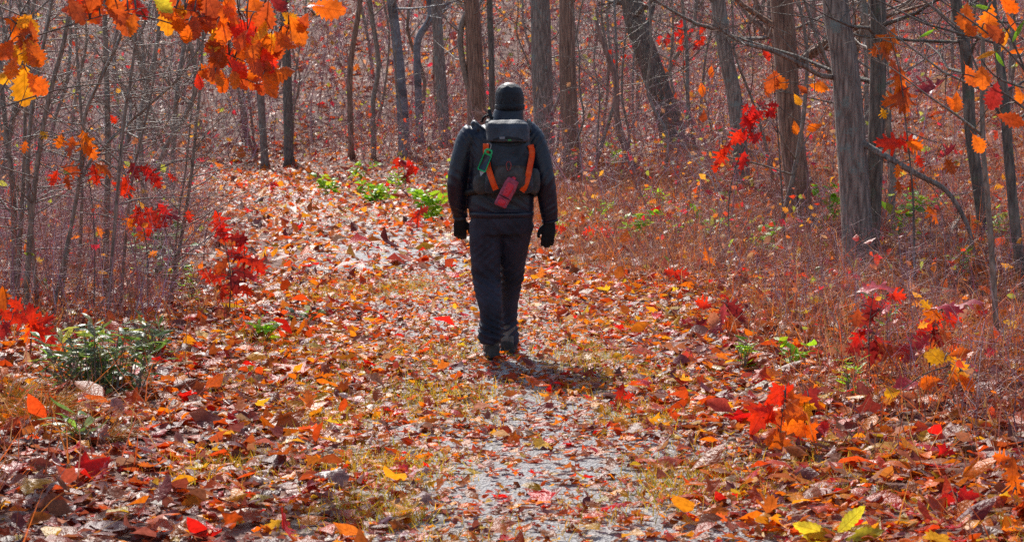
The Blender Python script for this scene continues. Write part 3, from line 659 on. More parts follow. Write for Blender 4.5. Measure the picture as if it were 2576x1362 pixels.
# orange-leaved oak at upper right, rooted just outside the right edge
bx, by = 3.25, 10.2
leafy('oak_sapling', 'dark diagonal branches with orange and green leaves at upper right', 'oak', None,
      [[(2660, 520), (2640, 330), (2585, 190), (2490, 90), (2350, -10)], [(2585, 190), (2520, 60), (2440, 10)], [(2640, 330), (2540, 245), (2440, 190), (2350, 190)], [(2600, 230), (2500, 190), (2440, 100)]],
      [(2428, 40, 66, 95, RUST), (2436, 70, 50, 60, ORG), (2486, 52, 84, 100, ORG), (2500, 85, 62, 50, RUST), (2545, 60, 56, 60, ORG, 'laurel'), (2528, 100, 60, 110, YEL, 'laurel'), (2562, 130, 66, 170, ORG, 'laurel'), (2535, 12, 60, 40, ORG), (2470, 195, 62, 90, ORG),
       (2440, 190, 62, 60, RUST), (2500, 240, 70, 100, DRED), (2540, 300, 70, 20, RUST), (2560, 80, 60, 120, GRN, 'laurel'), (2515, 150, 40, 60, GRN, 'laurel'), (2404, 255, 52, 95, ORG), (2386, 258, 40, 60, ORG), (2458, 360, 52, 60, ORG),
       (2470, 20, 50, 10, GRN, 'laurel'), (2330, 85, 40, 150, GRN, 'laurel'), (2560, 235, 50, 70, ORG), (2480, 140, 50, 160, YEL, 'laurel')], 'chestnut_oak', Y=10.1, stem_w=10, base_world=Vector((bx, by, h1(bx, by))), dj=.2)
leafy('oak_sapling', 'young oak carrying rust and scarlet leaves right of the twin trunk', 'oak', (2300, 700),
      [[(2300, 700), (2296, 500), (2280, 330), (2262, 180), (2230, 70)], [(2280, 330), (2330, 350), (2370, 360)], [(2270, 240), (2230, 270), (2200, 290)]],
      [(2235, 105, 84, 110, ORG), (2230, 130, 66, 70, RUST), (2258, 175, 70, 60, RUST), (2200, 130, 40, 100, ORG), (2262, 205, 88, 95, ORG), (2270, 250, 90, 85, RUST), (2240, 250, 60, 150, ORG), (2222, 285, 36, 60, YEL), (2238, 358, 88, 180, RED), (2285, 355, 70, 10, RED),
       (2300, 365, 60, 20, ORG), (2312, 405, 40, 70, RED), (2255, 430, 40, 95, ORG), (2340, 215, 90, 140, PINK), (2380, 380, 70, 300, PINK), (2260, 470, 38, 80, RUST), (2292, 465, 40, 95, RUST), (2346, 540, 60, 60, ORG), (2390, 420, 50, 60, RUST)], 'red_oak', stem_w=6)
leafy('oak_seedling', 'orange and rust leaves of the young oak in front of the brown furrowed trunk', 'oak', (1975, 620), [[(1975, 620), (1962, 420), (1950, 260), (1938, 120)], [(1950, 260), (2000, 300), (2070, 330)], [(1955, 330), (1920, 300), (1790, 330)]],
      [(1942, 205, 64, 110, RUST), (1960, 200, 60, 60, ORG), (1935, 222, 50, 95, ORG), (1925, 140, 36, 60, RED), (2058, 218, 52, 10, ORG), (2000, 320, 40, 80, ORG), (2018, 225, 34, 40, RUST), (2050, 320, 44, 160, ORG), (1765, 225, 40, 80, ORG), (1768, 290, 40, 95, RUST), (2005, 250, 36, 60, YEL), (1790, 180, 34, 90, ORG)], 'chestnut_oak', stem_w=5)
leafy('maple_sapling', 'crimson leaves with pale sheen on a thin sapling left of the furrowed trunk', 'maple', (1838, 640), [[(1838, 640), (1832, 520), (1850, 420), (1900, 300), (1915, 240)], [(1850, 420), (1815, 380)], [(1890, 330), (1930, 300)]],
      cluster(1915, 275, 42, 28, 9, 40, [CRIM, PINK, DRED], [3, 2, 2]) + cluster(1890, 330, 30, 26, 6, 46, [CRIM, RED]) + [(1852, 345, 52, 120, RED), (1830, 375, 46, 110, RED), (1810, 395, 56, 115, RED), (1868, 405, 56, 100, CRIM), (1842, 330, 44, 20, PINK), (1800, 420, 34, 100, RED)], 'red_oak', stem_w=4)
leafy('maple_sapling', 'far bright red leaf cluster on the slope at upper right', 'maple', (1725, 345), [[(1725, 345), (1728, 200), (1730, 90)], [(1728, 150), (1660, 110)], [(1728, 140), (1790, 90)], [(1728, 260), (1560, 150)]],
      cluster(1715, 95, 62, 34, 26, 20, [RED, CRIM, PINK], [4, 3, 2]) + cluster(1680, 170, 50, 20, 8, 16, [RED, ORG]) + cluster(1556, 145, 26, 20, 8, 18, [RED, PINK]), 'maple', stem_w=3, dj=.5)
leafy('maple_sapling', 'small red and pink leaf tuft low behind the trail left of the hiker', 'maple', (1020, 475), [[(1020, 475), (1018, 440), (1010, 400)], [(1018, 440), (1048, 415)]],
      cluster(1010, 430, 36, 24, 13, 26, [CRIM, PINK, RED, DRED]), 'maple', stem_w=3)
leafy('oak_seedling', 'bright scarlet seedling beside the hiker\'s left hand', 'seedling', (1048, 580), [[(1048, 580), (1050, 550), (1058, 520)]], [(1048, 545, 40, 100, RED), (1062, 528, 40, 330, RED), (1038, 540, 30, 160, ORG), (1050, 562, 30, 95, RED)], 'red_oak', stem_w=3)
leafy('oak_seedling', 'tiny pink and crimson seedling at the trail bend', 'seedling', (684, 485), [[(684, 485), (684, 470), (682, 455)]], [(676, 466, 30, 160, PINK), (690, 464, 28, 20, CRIM), (684, 472, 26, 90, CRIM)], 'red_oak', stem_w=2)
leafy('oak_seedling', 'orange-red leaves midway up the left thicket', 'oak', (235, 800), [[(235, 800), (238, 600), (225, 460), (205, 345)], [(222, 440), (262, 420)], [(210, 370), (160, 350)]],
      [(178, 372, 66, 100, RUST), (215, 360, 74, 75, ORG), (232, 385, 48, 60, ORG), (262, 428, 66, 40, ORG), (238, 440, 60, 80, RED), (180, 428, 60, 20, RUST), (150, 355, 44, 110, ORG), (62, 370, 40, 100, ORG), (110, 340, 30, 50, YEL), (136, 448, 50, 110, RED), (170, 460, 44, 80, RUST), (285, 300, 30, 60, RED)], 'red_oak', stem_w=4)
leafy('oak_seedling', 'cluster of red leaves on the trail side of the left thicket', 'oak', (372, 790), [[(372, 790), (370, 640), (352, 520), (340, 430)], [(356, 540), (420, 520)], [(350, 500), (310, 460)], [(345, 460), (390, 430)]],
      [(318, 470, 74, 105, RED), (340, 430, 60, 60, DRED), (380, 440, 60, 30, CRIM), (365, 425, 44, 10, RED), (395, 455, 50, 60, RED), (345, 545, 70, 80, RED), (385, 545, 72, 50, RED), (330, 560, 56, 110, ORG), (372, 575, 50, 90, RED), (425, 540, 66, 20, PINK), (415, 530, 60, 50, CRIM), (355, 590, 46, 70, ORG), (400, 565, 60, 10, RED), (435, 445, 34, 40, RED), (505, 402, 34, 20, PINK), (475, 545, 40, 80, RED)], 'red_oak', stem_w=4)
leafy('oak_seedling', 'dark crimson drooping leaves beside the trail, left of centre', 'oak', (575, 790), [[(575, 790), (580, 700), (568, 620), (550, 540)], [(570, 640), (640, 640)], [(575, 680), (620, 690)]],
      [(545, 560, 74, 75, RED), (562, 585, 60, 70, CRIM), (600, 600, 60, 5, DRED), (608, 612, 50, 100, CRIM), (612, 650, 66, 30, RED), (645, 662, 66, 25, RED), (590, 640, 56, 200, DRED), (560, 670, 60, 120, RUST), (610, 685, 70, 20, DRED), (545, 700, 62, 160, RED), (640, 700, 60, 40, PINK), (590, 715, 66, 80, DRED), (560, 735, 54, 110, RED), (655, 675, 44, 60, CRIM), (620, 730, 50, 30, RED), (520, 690, 50, 200, RED)], 'red_oak', stem_w=4)
leafy('oak_seedling', 'large flame-red leaves at the left edge over the green bush', 'oak', (75, 900), [[(75, 900), (78, 830), (62, 780), (20, 760)], [(72, 810), (110, 800)], [(76, 840), (112, 850)]],
      [(45, 795, 84, 190, RED), (78, 790, 70, 260, RED), (110, 805, 72, 345, RED), (112, 840, 88, 40, RED), (72, 838, 66, 100, ORG), (90, 832, 70, 60, RED), (8, 750, 70, 90, ORG), (10, 790, 50, 60, RED), (15, 830, 60, 120, DRED), (40, 765, 50, 210, RED)], 'red_oak', stem_w=4)
leafy('oak_seedling', 'dark red seedling with one pale shining leaf in the right verge', 'oak', (2190, 960), [[(2190, 960), (2185, 880), (2188, 800), (2195, 750)], [(2186, 830), (2160, 850)], [(2188, 800), (2235, 735)]],
      [(2210, 735, 120, 352, PINK), (2255, 745, 60, 10, RED), (2190, 775, 70, 95, DRED), (2180, 800, 76, 140, DRED), (2155, 800, 56, 100, RUST), (2160, 850, 66, 120, CRIM), (2215, 870, 74, 60, DRED), (2240, 880, 80, 30, RUST), (2196, 885, 80, 100, DRED), (2150, 875, 60, 160, DRED), (2172, 830, 56, 200, PINK)], 'red_oak', stem_w=4)
leafy('oak_seedling', 'scarlet seedling with broad silvery leaves at right', 'oak', (2340, 960), [[(2340, 960), (2338, 900), (2345, 830), (2370, 770)], [(2345, 830), (2310, 830)], [(2350, 815), (2420, 780)], [(2340, 880), (2280, 910)]],
      [(2385, 775, 96, 350, PINK), (2430, 775, 110, 345, PINK), (2390, 800, 70, 20, RED), (2350, 810, 66, 130, RED), (2325, 825, 66, 140, CRIM), (2315, 860, 86, 125, PINK), (2360, 850, 70, 60, DRED), (2345, 790, 60, 200, ORG), (2295, 900, 80, 155, PINK), (2385, 845, 66, 40, ORG), (2340, 870, 60, 100, RUST), (2275, 880, 60, 170, CRIM), (2330, 770, 50, 230, YEL)], 'red_oak', stem_w=4)
leafy('maple_seedling', 'pure red leaves over orange ones in the right foreground', 'maple', (1960, 1140), [[(1960, 1140), (1965, 1060), (1975, 1000)], [(1963, 1080), (1920, 1050)], [(1966, 1050), (2050, 1030)]],
      [(1962, 985, 70, 230, RED), (1985, 1000, 72, 70, RED), (1945, 1000, 66, 140, RED), (1905, 1060, 90, 120, RED), (1918, 1035, 60, 200, RED), (2010, 1005, 70, 350, ORG), (2045, 1005, 62, 60, DRED), (2005, 1040, 76, 30, ORG), (1985, 1070, 80, 170, ORG), (2028, 1040, 60, 80, YEL), (1960, 1060, 64, 100, RUST), (1938, 1110, 70, 110, ORG), (1975, 1120, 70, 20, ORG), (2040, 1090, 56, 60, ORG)], 'maple', stem_w=4)
leafy('oak_seedling', 'golden yellow leaves arching in the right verge', 'seedling', (2400, 1050), [[(2400, 1050), (2395, 960), (2375, 905)], [(2395, 950), (2430, 930)]],
      [(2360, 898, 86, 190, YEL), (2410, 925, 90, 60, YEL), (2415, 888, 70, 350, ORG), (2395, 950, 70, 100, ORG), (2340, 960, 66, 170, ORG), (2430, 960, 60, 50, ORG), (2290, 975, 100, 175, PINK), (2245, 985, 50, 170, YEL)], 'chestnut_oak', stem_w=3)
leafy('chestnut_sprout', 'yellow-green toothed leaves at the bottom edge on the right', 'seedling', (2110, 1372), [[(2110, 1372), (2105, 1350), (2090, 1335)]],
      [(2140, 1305, 110, 320, YGR), (2040, 1330, 110, 200, YGR), (2070, 1350, 130, 185, YGR), (2175, 1345, 110, 345, YGR), (2110, 1350, 90, 170, YGR), (2195, 1332, 60, 320, YEL)], 'chestnut', stem_w=5)
leafy('oak_seedling', 'orange curled leaf cluster cut by the right edge near the bottom', 'seedling', (2562, 1300), [[(2562, 1300), (2556, 1230), (2545, 1150)]], [(2545, 1180, 80, 95, ORG), (2552, 1215, 70, 80, ORG), (2520, 1150, 60, 190, ORG), (2560, 1260, 50, 60, YEL)], 'red_oak', stem_w=3)
leafy('maple_seedling', 'crimson pair of low leaves at lower right', 'seedling', (2410, 1290), [[(2410, 1290), (2408, 1265), (2405, 1245)]], [(2385, 1250, 60, 170, CRIM), (2375, 1262, 50, 110, CRIM), (2440, 1245, 64, 350, CRIM), (2452, 1262, 40, 60, CRIM)], 'maple', stem_w=3)
leafy('oak_seedling', 'wine-red seedling halfway between hiker and right verge', 'seedling', (1810, 850), [[(1810, 850), (1815, 800), (1830, 760)]], [(1842, 775, 70, 30, DRED), (1855, 792, 60, 40, DRED), (1818, 790, 60, 95, PINK), (1805, 830, 74, 110, PINK), (1838, 820, 60, 60, RUST), (1770, 765, 54, 200, RED), (1760, 820, 60, 130, DRED)], 'red_oak', stem_w=3)
leafy('oak_seedling', 'little scarlet seedling on the right trail edge', 'seedling', (1700, 720), [[(1700, 720), (1702, 700), (1698, 685)]], [(1686, 684, 40, 190, RED), (1716, 686, 44, 10, RED), (1705, 694, 34, 60, CRIM)], 'red_oak', stem_w=2)
leafy('oak_seedling', 'red and orange sprig right behind the hiker\'s right hand', 'seedling', (1500, 610), [[(1500, 610), (1504, 590), (1518, 575)]], [(1480, 585, 40, 170, RED), (1524, 582, 46, 20, RED), (1535, 592, 40, 60, CRIM), (1410, 572, 40, 190, RED), (1545, 690, 34, 30, RED), (1500, 600, 36, 100, ORG)], 'red_oak', stem_w=2)
for i, (px, py, L, ang, col, lab) in enumerate([(1965, 565, 60, 355, PINK, 'pale shining leaf seedling left of the furrowed trunk\'s foot'), (2200, 600, 40, 90, YEL, 'yellow sprig at the foot of the twin trunk'), (2440, 560, 56, 80, RUST, 'rusty sprig beneath the crooked right trunk'), (1560, 985, 54, 110, RED, 'lone upright scarlet leaf beside the shadow')]):
    leafy('seedling', lab, 'seedling', (px, py + 40), [[(px, py + 40), (px + 3, py + 15), (px, py)]], [(px, py, L, ang, col), (px + L * .4, py + 10, L * .7, ang + 50, col)] + ([(px - L * .3, py + 12, L * .6, ang - 60, col)] if i != 3 else []), 'red_oak', stem_w=2)

# ---- green plants
def herb(name, label, cat, base, rx, ht, n, L, cols, shape='laurel', group=None, upr=.6, stems=7, foot=.1):
    g = ground_at(*base); Y = g.y; root = tag(empty(name, g), label, cat, group); sc = Y / F; parts = []; tips = []
    for s in range(stems):
        a = random.random() * 6.283; r = rx * sc * math.sqrt(random.random())
        x0, y0 = r * foot * math.cos(a), r * foot * math.sin(a); h_ = ht * sc * random.uniform(.5, 1)
        p0 = Vector((x0, y0, h1(g.x + x0, g.y + y0) - g.z - .03)); p2 = Vector((r * math.cos(a), r * .6 * math.sin(a), h_)); p1 = (p0 + p2) / 2 + Vector((0, 0, h_ * .15))
        parts.append(tube([p0, p1, p2], [.004, .003, .0015], 5, 4)); tips.append(catmull([p0, p1, p2], 8))
    for i in range(n):
        st = random.choice(tips); q = st[random.randint(2, len(st) - 1)]
        a = random.random() * 6.283; yv = Vector((math.cos(a), math.sin(a), random.gauss(upr - .35, .35))).normalized()
        nr = Vector((random.gauss(0, .4), random.gauss(0, .4), 1)); xv = yv.cross(nr).normalized(); zv = xv.cross(yv)
        o_ = link('leaf', random.choice(LEAF[shape]), LM, root); s = L * sc * random.uniform(.7, 1.3)
        o_.rotation_mode = 'QUATERNION'; o_.rotation_quaternion = Matrix((xv, yv, zv)).transposed().to_quaternion(); o_.location = q + yv * .012; o_.scale = (s, s, s); o_.color = (*pick([random.choice(cols)], 1)[0], 1)
    Vv, Tt, _ = cat_mesh(parts); link('stem', np_mesh('stem', Vv, Tt, smooth=True), B_SAP, root); return root
GG = [(.12, .20, .06), (.15, .28, .05), (.13, .19, .11), (.30, .34, .06), (.17, .2, .12)]
herb('laurel_bush', 'low green bush with silvery sheen at the left verge', 'bush', (262, 985), 175, 165, 320, 58, GG, stems=60, upr=.5, foot=.6)
herb('laurel_bush', 'smaller green bush right of the silvery one', 'bush', (410, 900), 90, 110, 120, 36, GG, stems=18, foot=.5)
herb('green_shrub', 'open green shrub behind the left thicket stems', 'bush', (410, 720), 120, 190, 110, 28, GG, 'beech', stems=18, foot=.5)
herb('green_plant', 'green sprigs under the dark crimson seedling', 'plant', (760, 815), 50, 40, 22, 26, GG, 'beech')
BR = [(.26, .5, .02), (.36, .52, .03), (.2, .38, .03)]
HB = [((1090, 560), 70, 60, 46, 22, 'bright green herbs beside the hiker\'s left hand'), ((950, 510), 90, 40, 40, 20, 'olive green herbs along the far trail edge'), ((830, 490), 70, 34, 26, 18, 'dim green herbs where the trail bends'), ((1395, 600), 24, 40, 14, 22, 'green tuft under the hiker\'s right hand'),
      ((1600, 610), 60, 50, 24, 20, 'green herbs on the right trail edge beyond the hiker'), ((1540, 420), 40, 44, 18, 16, 'yellow-green herbs at the slope foot'), ((1870, 930), 36, 60, 16, 30, 'green tuft in the dry verge nearest the trail'), ((1990, 930), 40, 44, 14, 28, 'green sprigs right of the verge tuft'), ((2140, 1000), 36, 70, 18, 34, 'bright green sprig below the wine-red seedling'),
      ((2232, 850), 26, 60, 12, 30, 'vivid green sprig between the two red seedlings'), ((2080, 590), 50, 90, 24, 22, 'green sprouts between furrowed and twin trunks'), ((2250, 600), 60, 80, 26, 22, 'green sprouts right of the twin trunk'), ((2520, 620), 60, 60, 22, 24, 'green sprouts at the right edge'), ((2330, 560), 50, 60, 16, 20, 'small green sprouts under the arching limb'), ((1700, 610), 40, 50, 14, 18, 'pale green sprouts left of the furrowed trunk'),
      ((1500, 560), 60, 40, 24, 18, 'sparse green herbs behind the hiker\'s right arm'), ((1660, 530), 70, 40, 22, 16, 'olive herbs on the slope foot right of the hiker'), ((1780, 600), 60, 50, 22, 18, 'green herbs around the crimson-leaved sapling\'s foot'), ((1920, 640), 60, 50, 20, 20, 'yellowish green herbs before the furrowed trunk'), ((900, 455), 60, 30, 22, 15, 'faint green herbs beyond the far trail edge'), ((1140, 500), 40, 50, 22, 16, 'green herbs showing past the hiker\'s left elbow'), ((2420, 700), 60, 60, 22, 22, 'green sprouts under the crooked dark trunk'), ((480, 760), 60, 70, 24, 24, 'olive sprigs at the foot of the trail-side whip'),
      ((1000, 480), 60, 36, 24, 18, 'green herbs under the small red tuft'), ((660, 860), 40, 34, 16, 26, 'green herbs at the left trail edge'), ((190, 1110), 34, 40, 8, 70, 'lance-shaped green leaves at lower left')]
for (b_, rx, ht, n_, L, lab) in HB: herb('green_plant', lab, 'plant', b_, rx, ht * 1.6, int(n_ * 1.9), L * 1.2, BR if L < 60 else GG, random.choice(['beech', 'laurel']) if L < 60 else 'laurel')
# golden grass tussocks at lower left
def tussock(label, base, rx, ht, n, cols):
    g = ground_at(*base); sc = g.y / F; a = rng.random(n) * 6.283; r = rx * .35 * sc * np.sqrt(rng.random(n))
    st = np.stack([r * np.cos(a), r * np.sin(a) * .6, np.zeros(n) - .02], -1)
    dv = np.stack([np.cos(a) * rng.uniform(.1, 1.3, n), np.sin(a) * rng.uniform(.1, 1, n), np.ones(n)], -1)
    P = grow(st, dv, ht * sc * rng.uniform(.7, 1.5, n), 6, .08, -.22)
    Vv, Tt, Cc = twigs(P, taper(n, 6, .0024 * np.ones(n), .2), 3, pick(cols, n))
    root = tag(empty('grass_tussock', g), label, 'grass'); link('blades', np_mesh('blades', Vv, Tt, Cc), GR, root)
tussock('golden grass tussock arching at lower left', (110, 1060), 110, 110, 260, [(.6, .36, .05), (.5, .34, .06), (.65, .42, .1)])
tussock('thin golden grass right of the arching tussock', (250, 1110), 120, 90, 160, [(.55, .3, .06), (.5, .34, .1)])
tussock('straw-coloured grass tuft above the arching tussock', (30, 1010), 60, 100, 120, [(.6, .38, .05), (.42, .34, .06)])

# ------------------------------------------------------------------ the hiker
PX0 = 1262.0; PY = 13.0; PS = PY / F
PG = Vector(((PX0 - W / 2) * PS, PY, h1((PX0 - W / 2) * PS, PY) + .022))
def lp(px, row, dy=0.0):
    """photo pixel on the hiker -> local metres (x right, y forward, z up)"""
    v_ = at(px, row, PY + dy) - PG; return v_
def ring_loft(rings, seg=20, p=2.4):
    """rings: (centre Vector, rx, ry[, exponent]) stacked -> closed (V, T)"""
    V_, T_ = [], []
    for r in rings:
        c, rx, ry = Vector(r[0]), r[1], r[2]; e = r[3] if len(r) > 3 else p
        for s in range(seg):
            a = 2 * math.pi * s / seg; ca, sa = math.cos(a), math.sin(a)
            V_.append(tuple(c + Vector((rx * math.copysign(abs(ca) ** (2 / e), ca), ry * math.copysign(abs(sa) ** (2 / e), sa), 0))))
    n_ = len(rings)
    for i in range(n_ - 1):
        for s in range(seg):
            a, b = i * seg + s, i * seg + (s + 1) % seg; T_ += [(a, b, b + seg), (a, b + seg, a + seg)]
    for i in (0, n_ - 1):
        V_.append(tuple(rings[i][0])); q = len(V_) - 1; b0 = i * seg
        for s in range(seg):
            f = (b0 + (s + 1) % seg, b0 + s, q); T_.append(f if i == 0 else f[::-1])
    return np.array(V_), np.array(T_)
def fuse(name, parts, vox, smooth=4, wrinkle=0, wscale=8, zs=1.0, folds=()):
    """union of closed pieces as one continuous skin"""
    Vv, Tt, _ = cat_mesh(parts); me = np_mesh('tmp', Vv, Tt); o_ = bpy.data.objects.new('tmp', me); COL.objects.link(o_)
    r = o_.modifiers.new('r', 'REMESH'); r.mode = 'VOXEL'; r.voxel_size = vox
    s = o_.modifiers.new('s', 'SMOOTH'); s.factor = .5; s.iterations = smooth
    dg = bpy.context.evaluated_depsgraph_get(); out = bpy.data.meshes.new_from_object(o_.evaluated_get(dg)); bpy.data.objects.remove(o_); bpy.data.meshes.remove(me)
    out.name = name; nv = len(out.vertices)
    if wrinkle:
        nr = [v_.normal.copy() for v_ in out.vertices]
        for v_, n_ in zip(out.vertices, nr):
            q = Vector((v_.co.x * wscale * .8, v_.co.y * wscale * .8, v_.co.z * wscale * zs))
            w_ = mnoise.noise(q + Vector((mnoise.noise(q * .5), 0, mnoise.noise(q * .6 + Vector((5, 2, 1)))))) + .5 * mnoise.noise(q * 2.3)
            for (fx, fz, rad, amp, freq, sl) in folds:                 # creases gathered round a joint
                f_ = math.exp(-((v_.co.x - fx) ** 2 + (v_.co.z - fz) ** 2) / rad ** 2)
                if f_ > .03: w_ += f_ * amp / wrinkle * (1 - abs(math.sin(v_.co.z * freq + v_.co.x * freq * sl + 2.5 * mnoise.noise(q)))) * 1.6
            v_.co += n_ * w_ * wrinkle
    out.polygons.foreach_set('use_smooth', np.ones(len(out.polygons), bool)); out.update(); return out
FJ = fabric('jacket_fabric', (.004, .004, .013), .42, .5, 6, .3, .03, (.009, .009, .026))
FT = fabric('trouser_fabric', (.007, .007, .016), .6, .3, 5, .5, .03, (.036, .032, .054))
FB = fabric('beanie_knit', (.006, .007, .01), .6, .4, 30, .5, .1)
FG = fabric('glove_fabric', (.006, .006, .008), .7, .3, 20, .3)
BT = fabric('boot_leather', (.12, .095, .08), .6, .4, 12, .4, 0, (.25, .215, .19))
BS = fabric('boot_rubber', (.045, .04, .037), .8, .3, 20, .3)
SK = fabric('skin', (.42, .24, .17), .5, .4, 10, .05, 0, (.5, .3, .22))
person = tag(empty('person', PG), 'walking person seen from behind in black jacket, trousers, gloves and beanie', 'person')
xs_ = lambda px: (px - PX0) * PS
# arms and legs: (centre px, row, dy, radius m)
ARM_L = [(1212, 322, .0, .075), (1180, 350, -.005, .082), (1162, 400, -.02, .077), (1151, 450, -.03, .068), (1149, 490, .01, .062), (1155, 528, .07, .052), (1158, 545, .095, .047)]
ARM_R = [(1318, 322, .0, .07), (1341, 350, -.01, .078), (1357, 400, -.02, .076), (1369, 450, -.03, .067), (1377, 500, .0, .064), (1381, 535, .02, .058), (1383, 556, .03, .051)]
LEG_L = [(1222, 560, .0, .115), (1220, 625, .0, .100), (1224, 700, .02, .086), (1232, 765, -.03, .078), (1236, 806, -.03, .071), (1234, 832, -.045, .073), (1233, 848, -.05, .080), (1234, 862, -.05, .064)]
LEG_R = [(1301, 560, .0, .115), (1292, 625, .07, .096), (1287, 700, .19, .074), (1281, 765, .26, .060), (1278, 815, .30, .053), (1280, 842, .31, .060), (1280, 860, .31, .066), (1279, 869, .31, .052)]
def limb(L, k=1.0, sides=14, cut=None):
    L = L[:cut] if cut else L
    return tube([lp(a, b, c) for a, b, c, r in L], [r * k for a, b, c, r in L], sides, 5)
hc = lp(1281, 246, .03)
TORSO = [(540, 1261, .206, .150), (520, 1260, .216, .155), (480, 1259, .218, .155), (430, 1260, .216, .155), (380, 1262, .222, .152), (345, 1264, .216, .140), (325, 1267, .180, .118), (312, 1271, .135, .10), (304, 1276, .105, .09)]
def torso(k=1.0, cut=0): return ring_loft([(lp(px, row, .01 + (.03 if row < 330 else 0)), rx * k, ry * k) for row, px, rx, ry in TORSO[cut:]])
# body: one continuous figure, a little inside the clothes
head = [ring_loft([(hc + Vector((0, y_, z_)), rx, ry) for z_, rx, ry, y_ in [(-.115, .045, .05, .045), (-.095, .06, .08, .02), (-.05, .071, .093, .005), (0, .077, .099, 0), (.05, .074, .093, -.005), (.085, .052, .068, -.005), (.1, .02, .03, 0)]], 18, 2.1),
        tube([hc + Vector((0, .09, .01)), hc + Vector((0, .112, -.02)), hc + Vector((0, .098, -.035))], [.012, .016, .012], 8, 3)]
for s in (-1, 1): head.append(ring_loft([(hc + Vector((s * .077, -.005, z_)), .011, r_) for z_, r_ in [(-.035, .008), (-.01, .016), (.02, .02), (.032, .01)]], 10))
head.append(tube([hc + Vector((-.02, .088, -.062)), hc + Vector((0, .095, -.06)), hc + Vector((.02, .088, -.062))], [.006, .009, .006], 8, 3))
neck = [tube([lp(1272, 320, .03), lp(1277, 295, .03), hc + Vector((0, -.005, -.06))], [.07, .06, .058], 14, 4)]
hand_stub = []
body = fuse('body', head + neck + [torso(.86), limb(ARM_L, .72), limb(ARM_R, .72), limb(LEG_L, .72), limb(LEG_R, .72), ring_loft([(lp(1261, 575), .15, .1), (lp(1261, 530), .17, .12)])], .011, 2)
link('body', body, SK, person)
for s in (-1, 1):
    Vv, Tt = ring_loft([(hc + Vector((s * .031, .094, z_)), r_, r_) for z_, r_ in [(-.0, .002), (.006, .009), (.012, .011), (.018, .009), (.024, .002)]], 10)
    link('eye', np_mesh('eye', Vv, Tt, smooth=True), bpy.data.materials.get('eye_white') or fabric('eye_white', (.5, .5, .48), .2, .5, 4, 0), person)
# jacket with stand-up collar
collar = ring_loft([(lp(1274, 312, .03), .118, .105), (lp(1277, 300, .035), .108, .10), (lp(1279, 286, .04), .101, .098), (lp(1280, 274, .045), .097, .096)], 20)
jm = fuse('jacket', [torso(), limb(ARM_L), limb(ARM_R), collar], .010, 2, .007, 7, .55, folds=[(xs_(1150), 1.17, .08, .0045, 46, .9), (xs_(1372), 1.16, .08, .0045, 42, -.8), (xs_(1156), .98, .06, .005, 70, .4), (xs_(1382), .96, .06, .005, 66, -.4), (xs_(1261), 1.0, .16, .005, 60, .5), (xs_(1190), 1.43, .09, .006, 60, 1.2), (xs_(1335), 1.43, .09, .006, 60, -1.2)]); jacket = link('jacket', jm, FJ, person)
cv = ring_loft([(lp(1261, 546), .208, .152), (lp(1261, 538), .212, .156), (lp(1261, 531), .211, .155)], 32); link('hem', np_mesh('hem', *cv, smooth=True), FJ, jacket)
for L, e in ((ARM_L, 1.06), (ARM_R, 1.06)):
    (a0, b0, c0, r0), (a1, b1, c1, r1) = L[-2], L[-1]
    link('cuff', np_mesh('cuff', *tube([lp(a1 - (a1 - a0) * .35, b1 - 5, c1 - (c1 - c0) * .4), lp(a1, b1, c1), lp(a1 + (a1 - a0) * .15, b1 + 3, c1)], [r1 * 1.07, r1 * 1.06, r1 * .98], 16, 3), smooth=True), FJ, jacket)
# trousers
tm = fuse('trousers', [ring_loft([(lp(1261, 588), .19, .135), (lp(1261, 560), .203, .145), (lp(1261, 522), .2, .145)]), limb(LEG_L), limb(LEG_R)], .010, 2, .010, 7, .7, folds=[(xs_(1228), .5, .12, .009, 60, .8), (xs_(1286), .5, .12, .009, 60, -.8), (xs_(1235), .18, .09, .016, 70, .7), (xs_(1279), .17, .09, .014, 70, -.7), (xs_(1262), .82, .14, .006, 45, 1.0), (xs_(1230), .68, .1, .006, 50, -.9)])
link('trousers', tm, FT, person)
# beanie
bm_ = fuse('beanie', [ring_loft([(hc + Vector((.0, y_, z_)), rx, ry) for z_, rx, ry, y_ in [(-.075, .088, .100, .0), (-.04, .093, .109, 0), (.0, .0945, .112, 0), (.035, .090, .107, -.004), (.065, .076, .09, -.008), (.085, .052, .062, -.01), (.0965, .02, .025, -.01)]], 24, 2.1)], .006, 3, .0035, 26, .5)
beanie = link('beanie', bm_, FB, person)
link('cuff', np_mesh('cuff', *ring_loft([(hc + Vector((.002, 0, -.08)), .090, .104), (hc + Vector((.002, 0, -.074)), .095, .110), (hc + Vector((.002, 0, -.048)), .0985, .1145), (hc + Vector((.002, 0, -.043)), .094, .110)], 28, 2.1), smooth=True), FB, beanie)
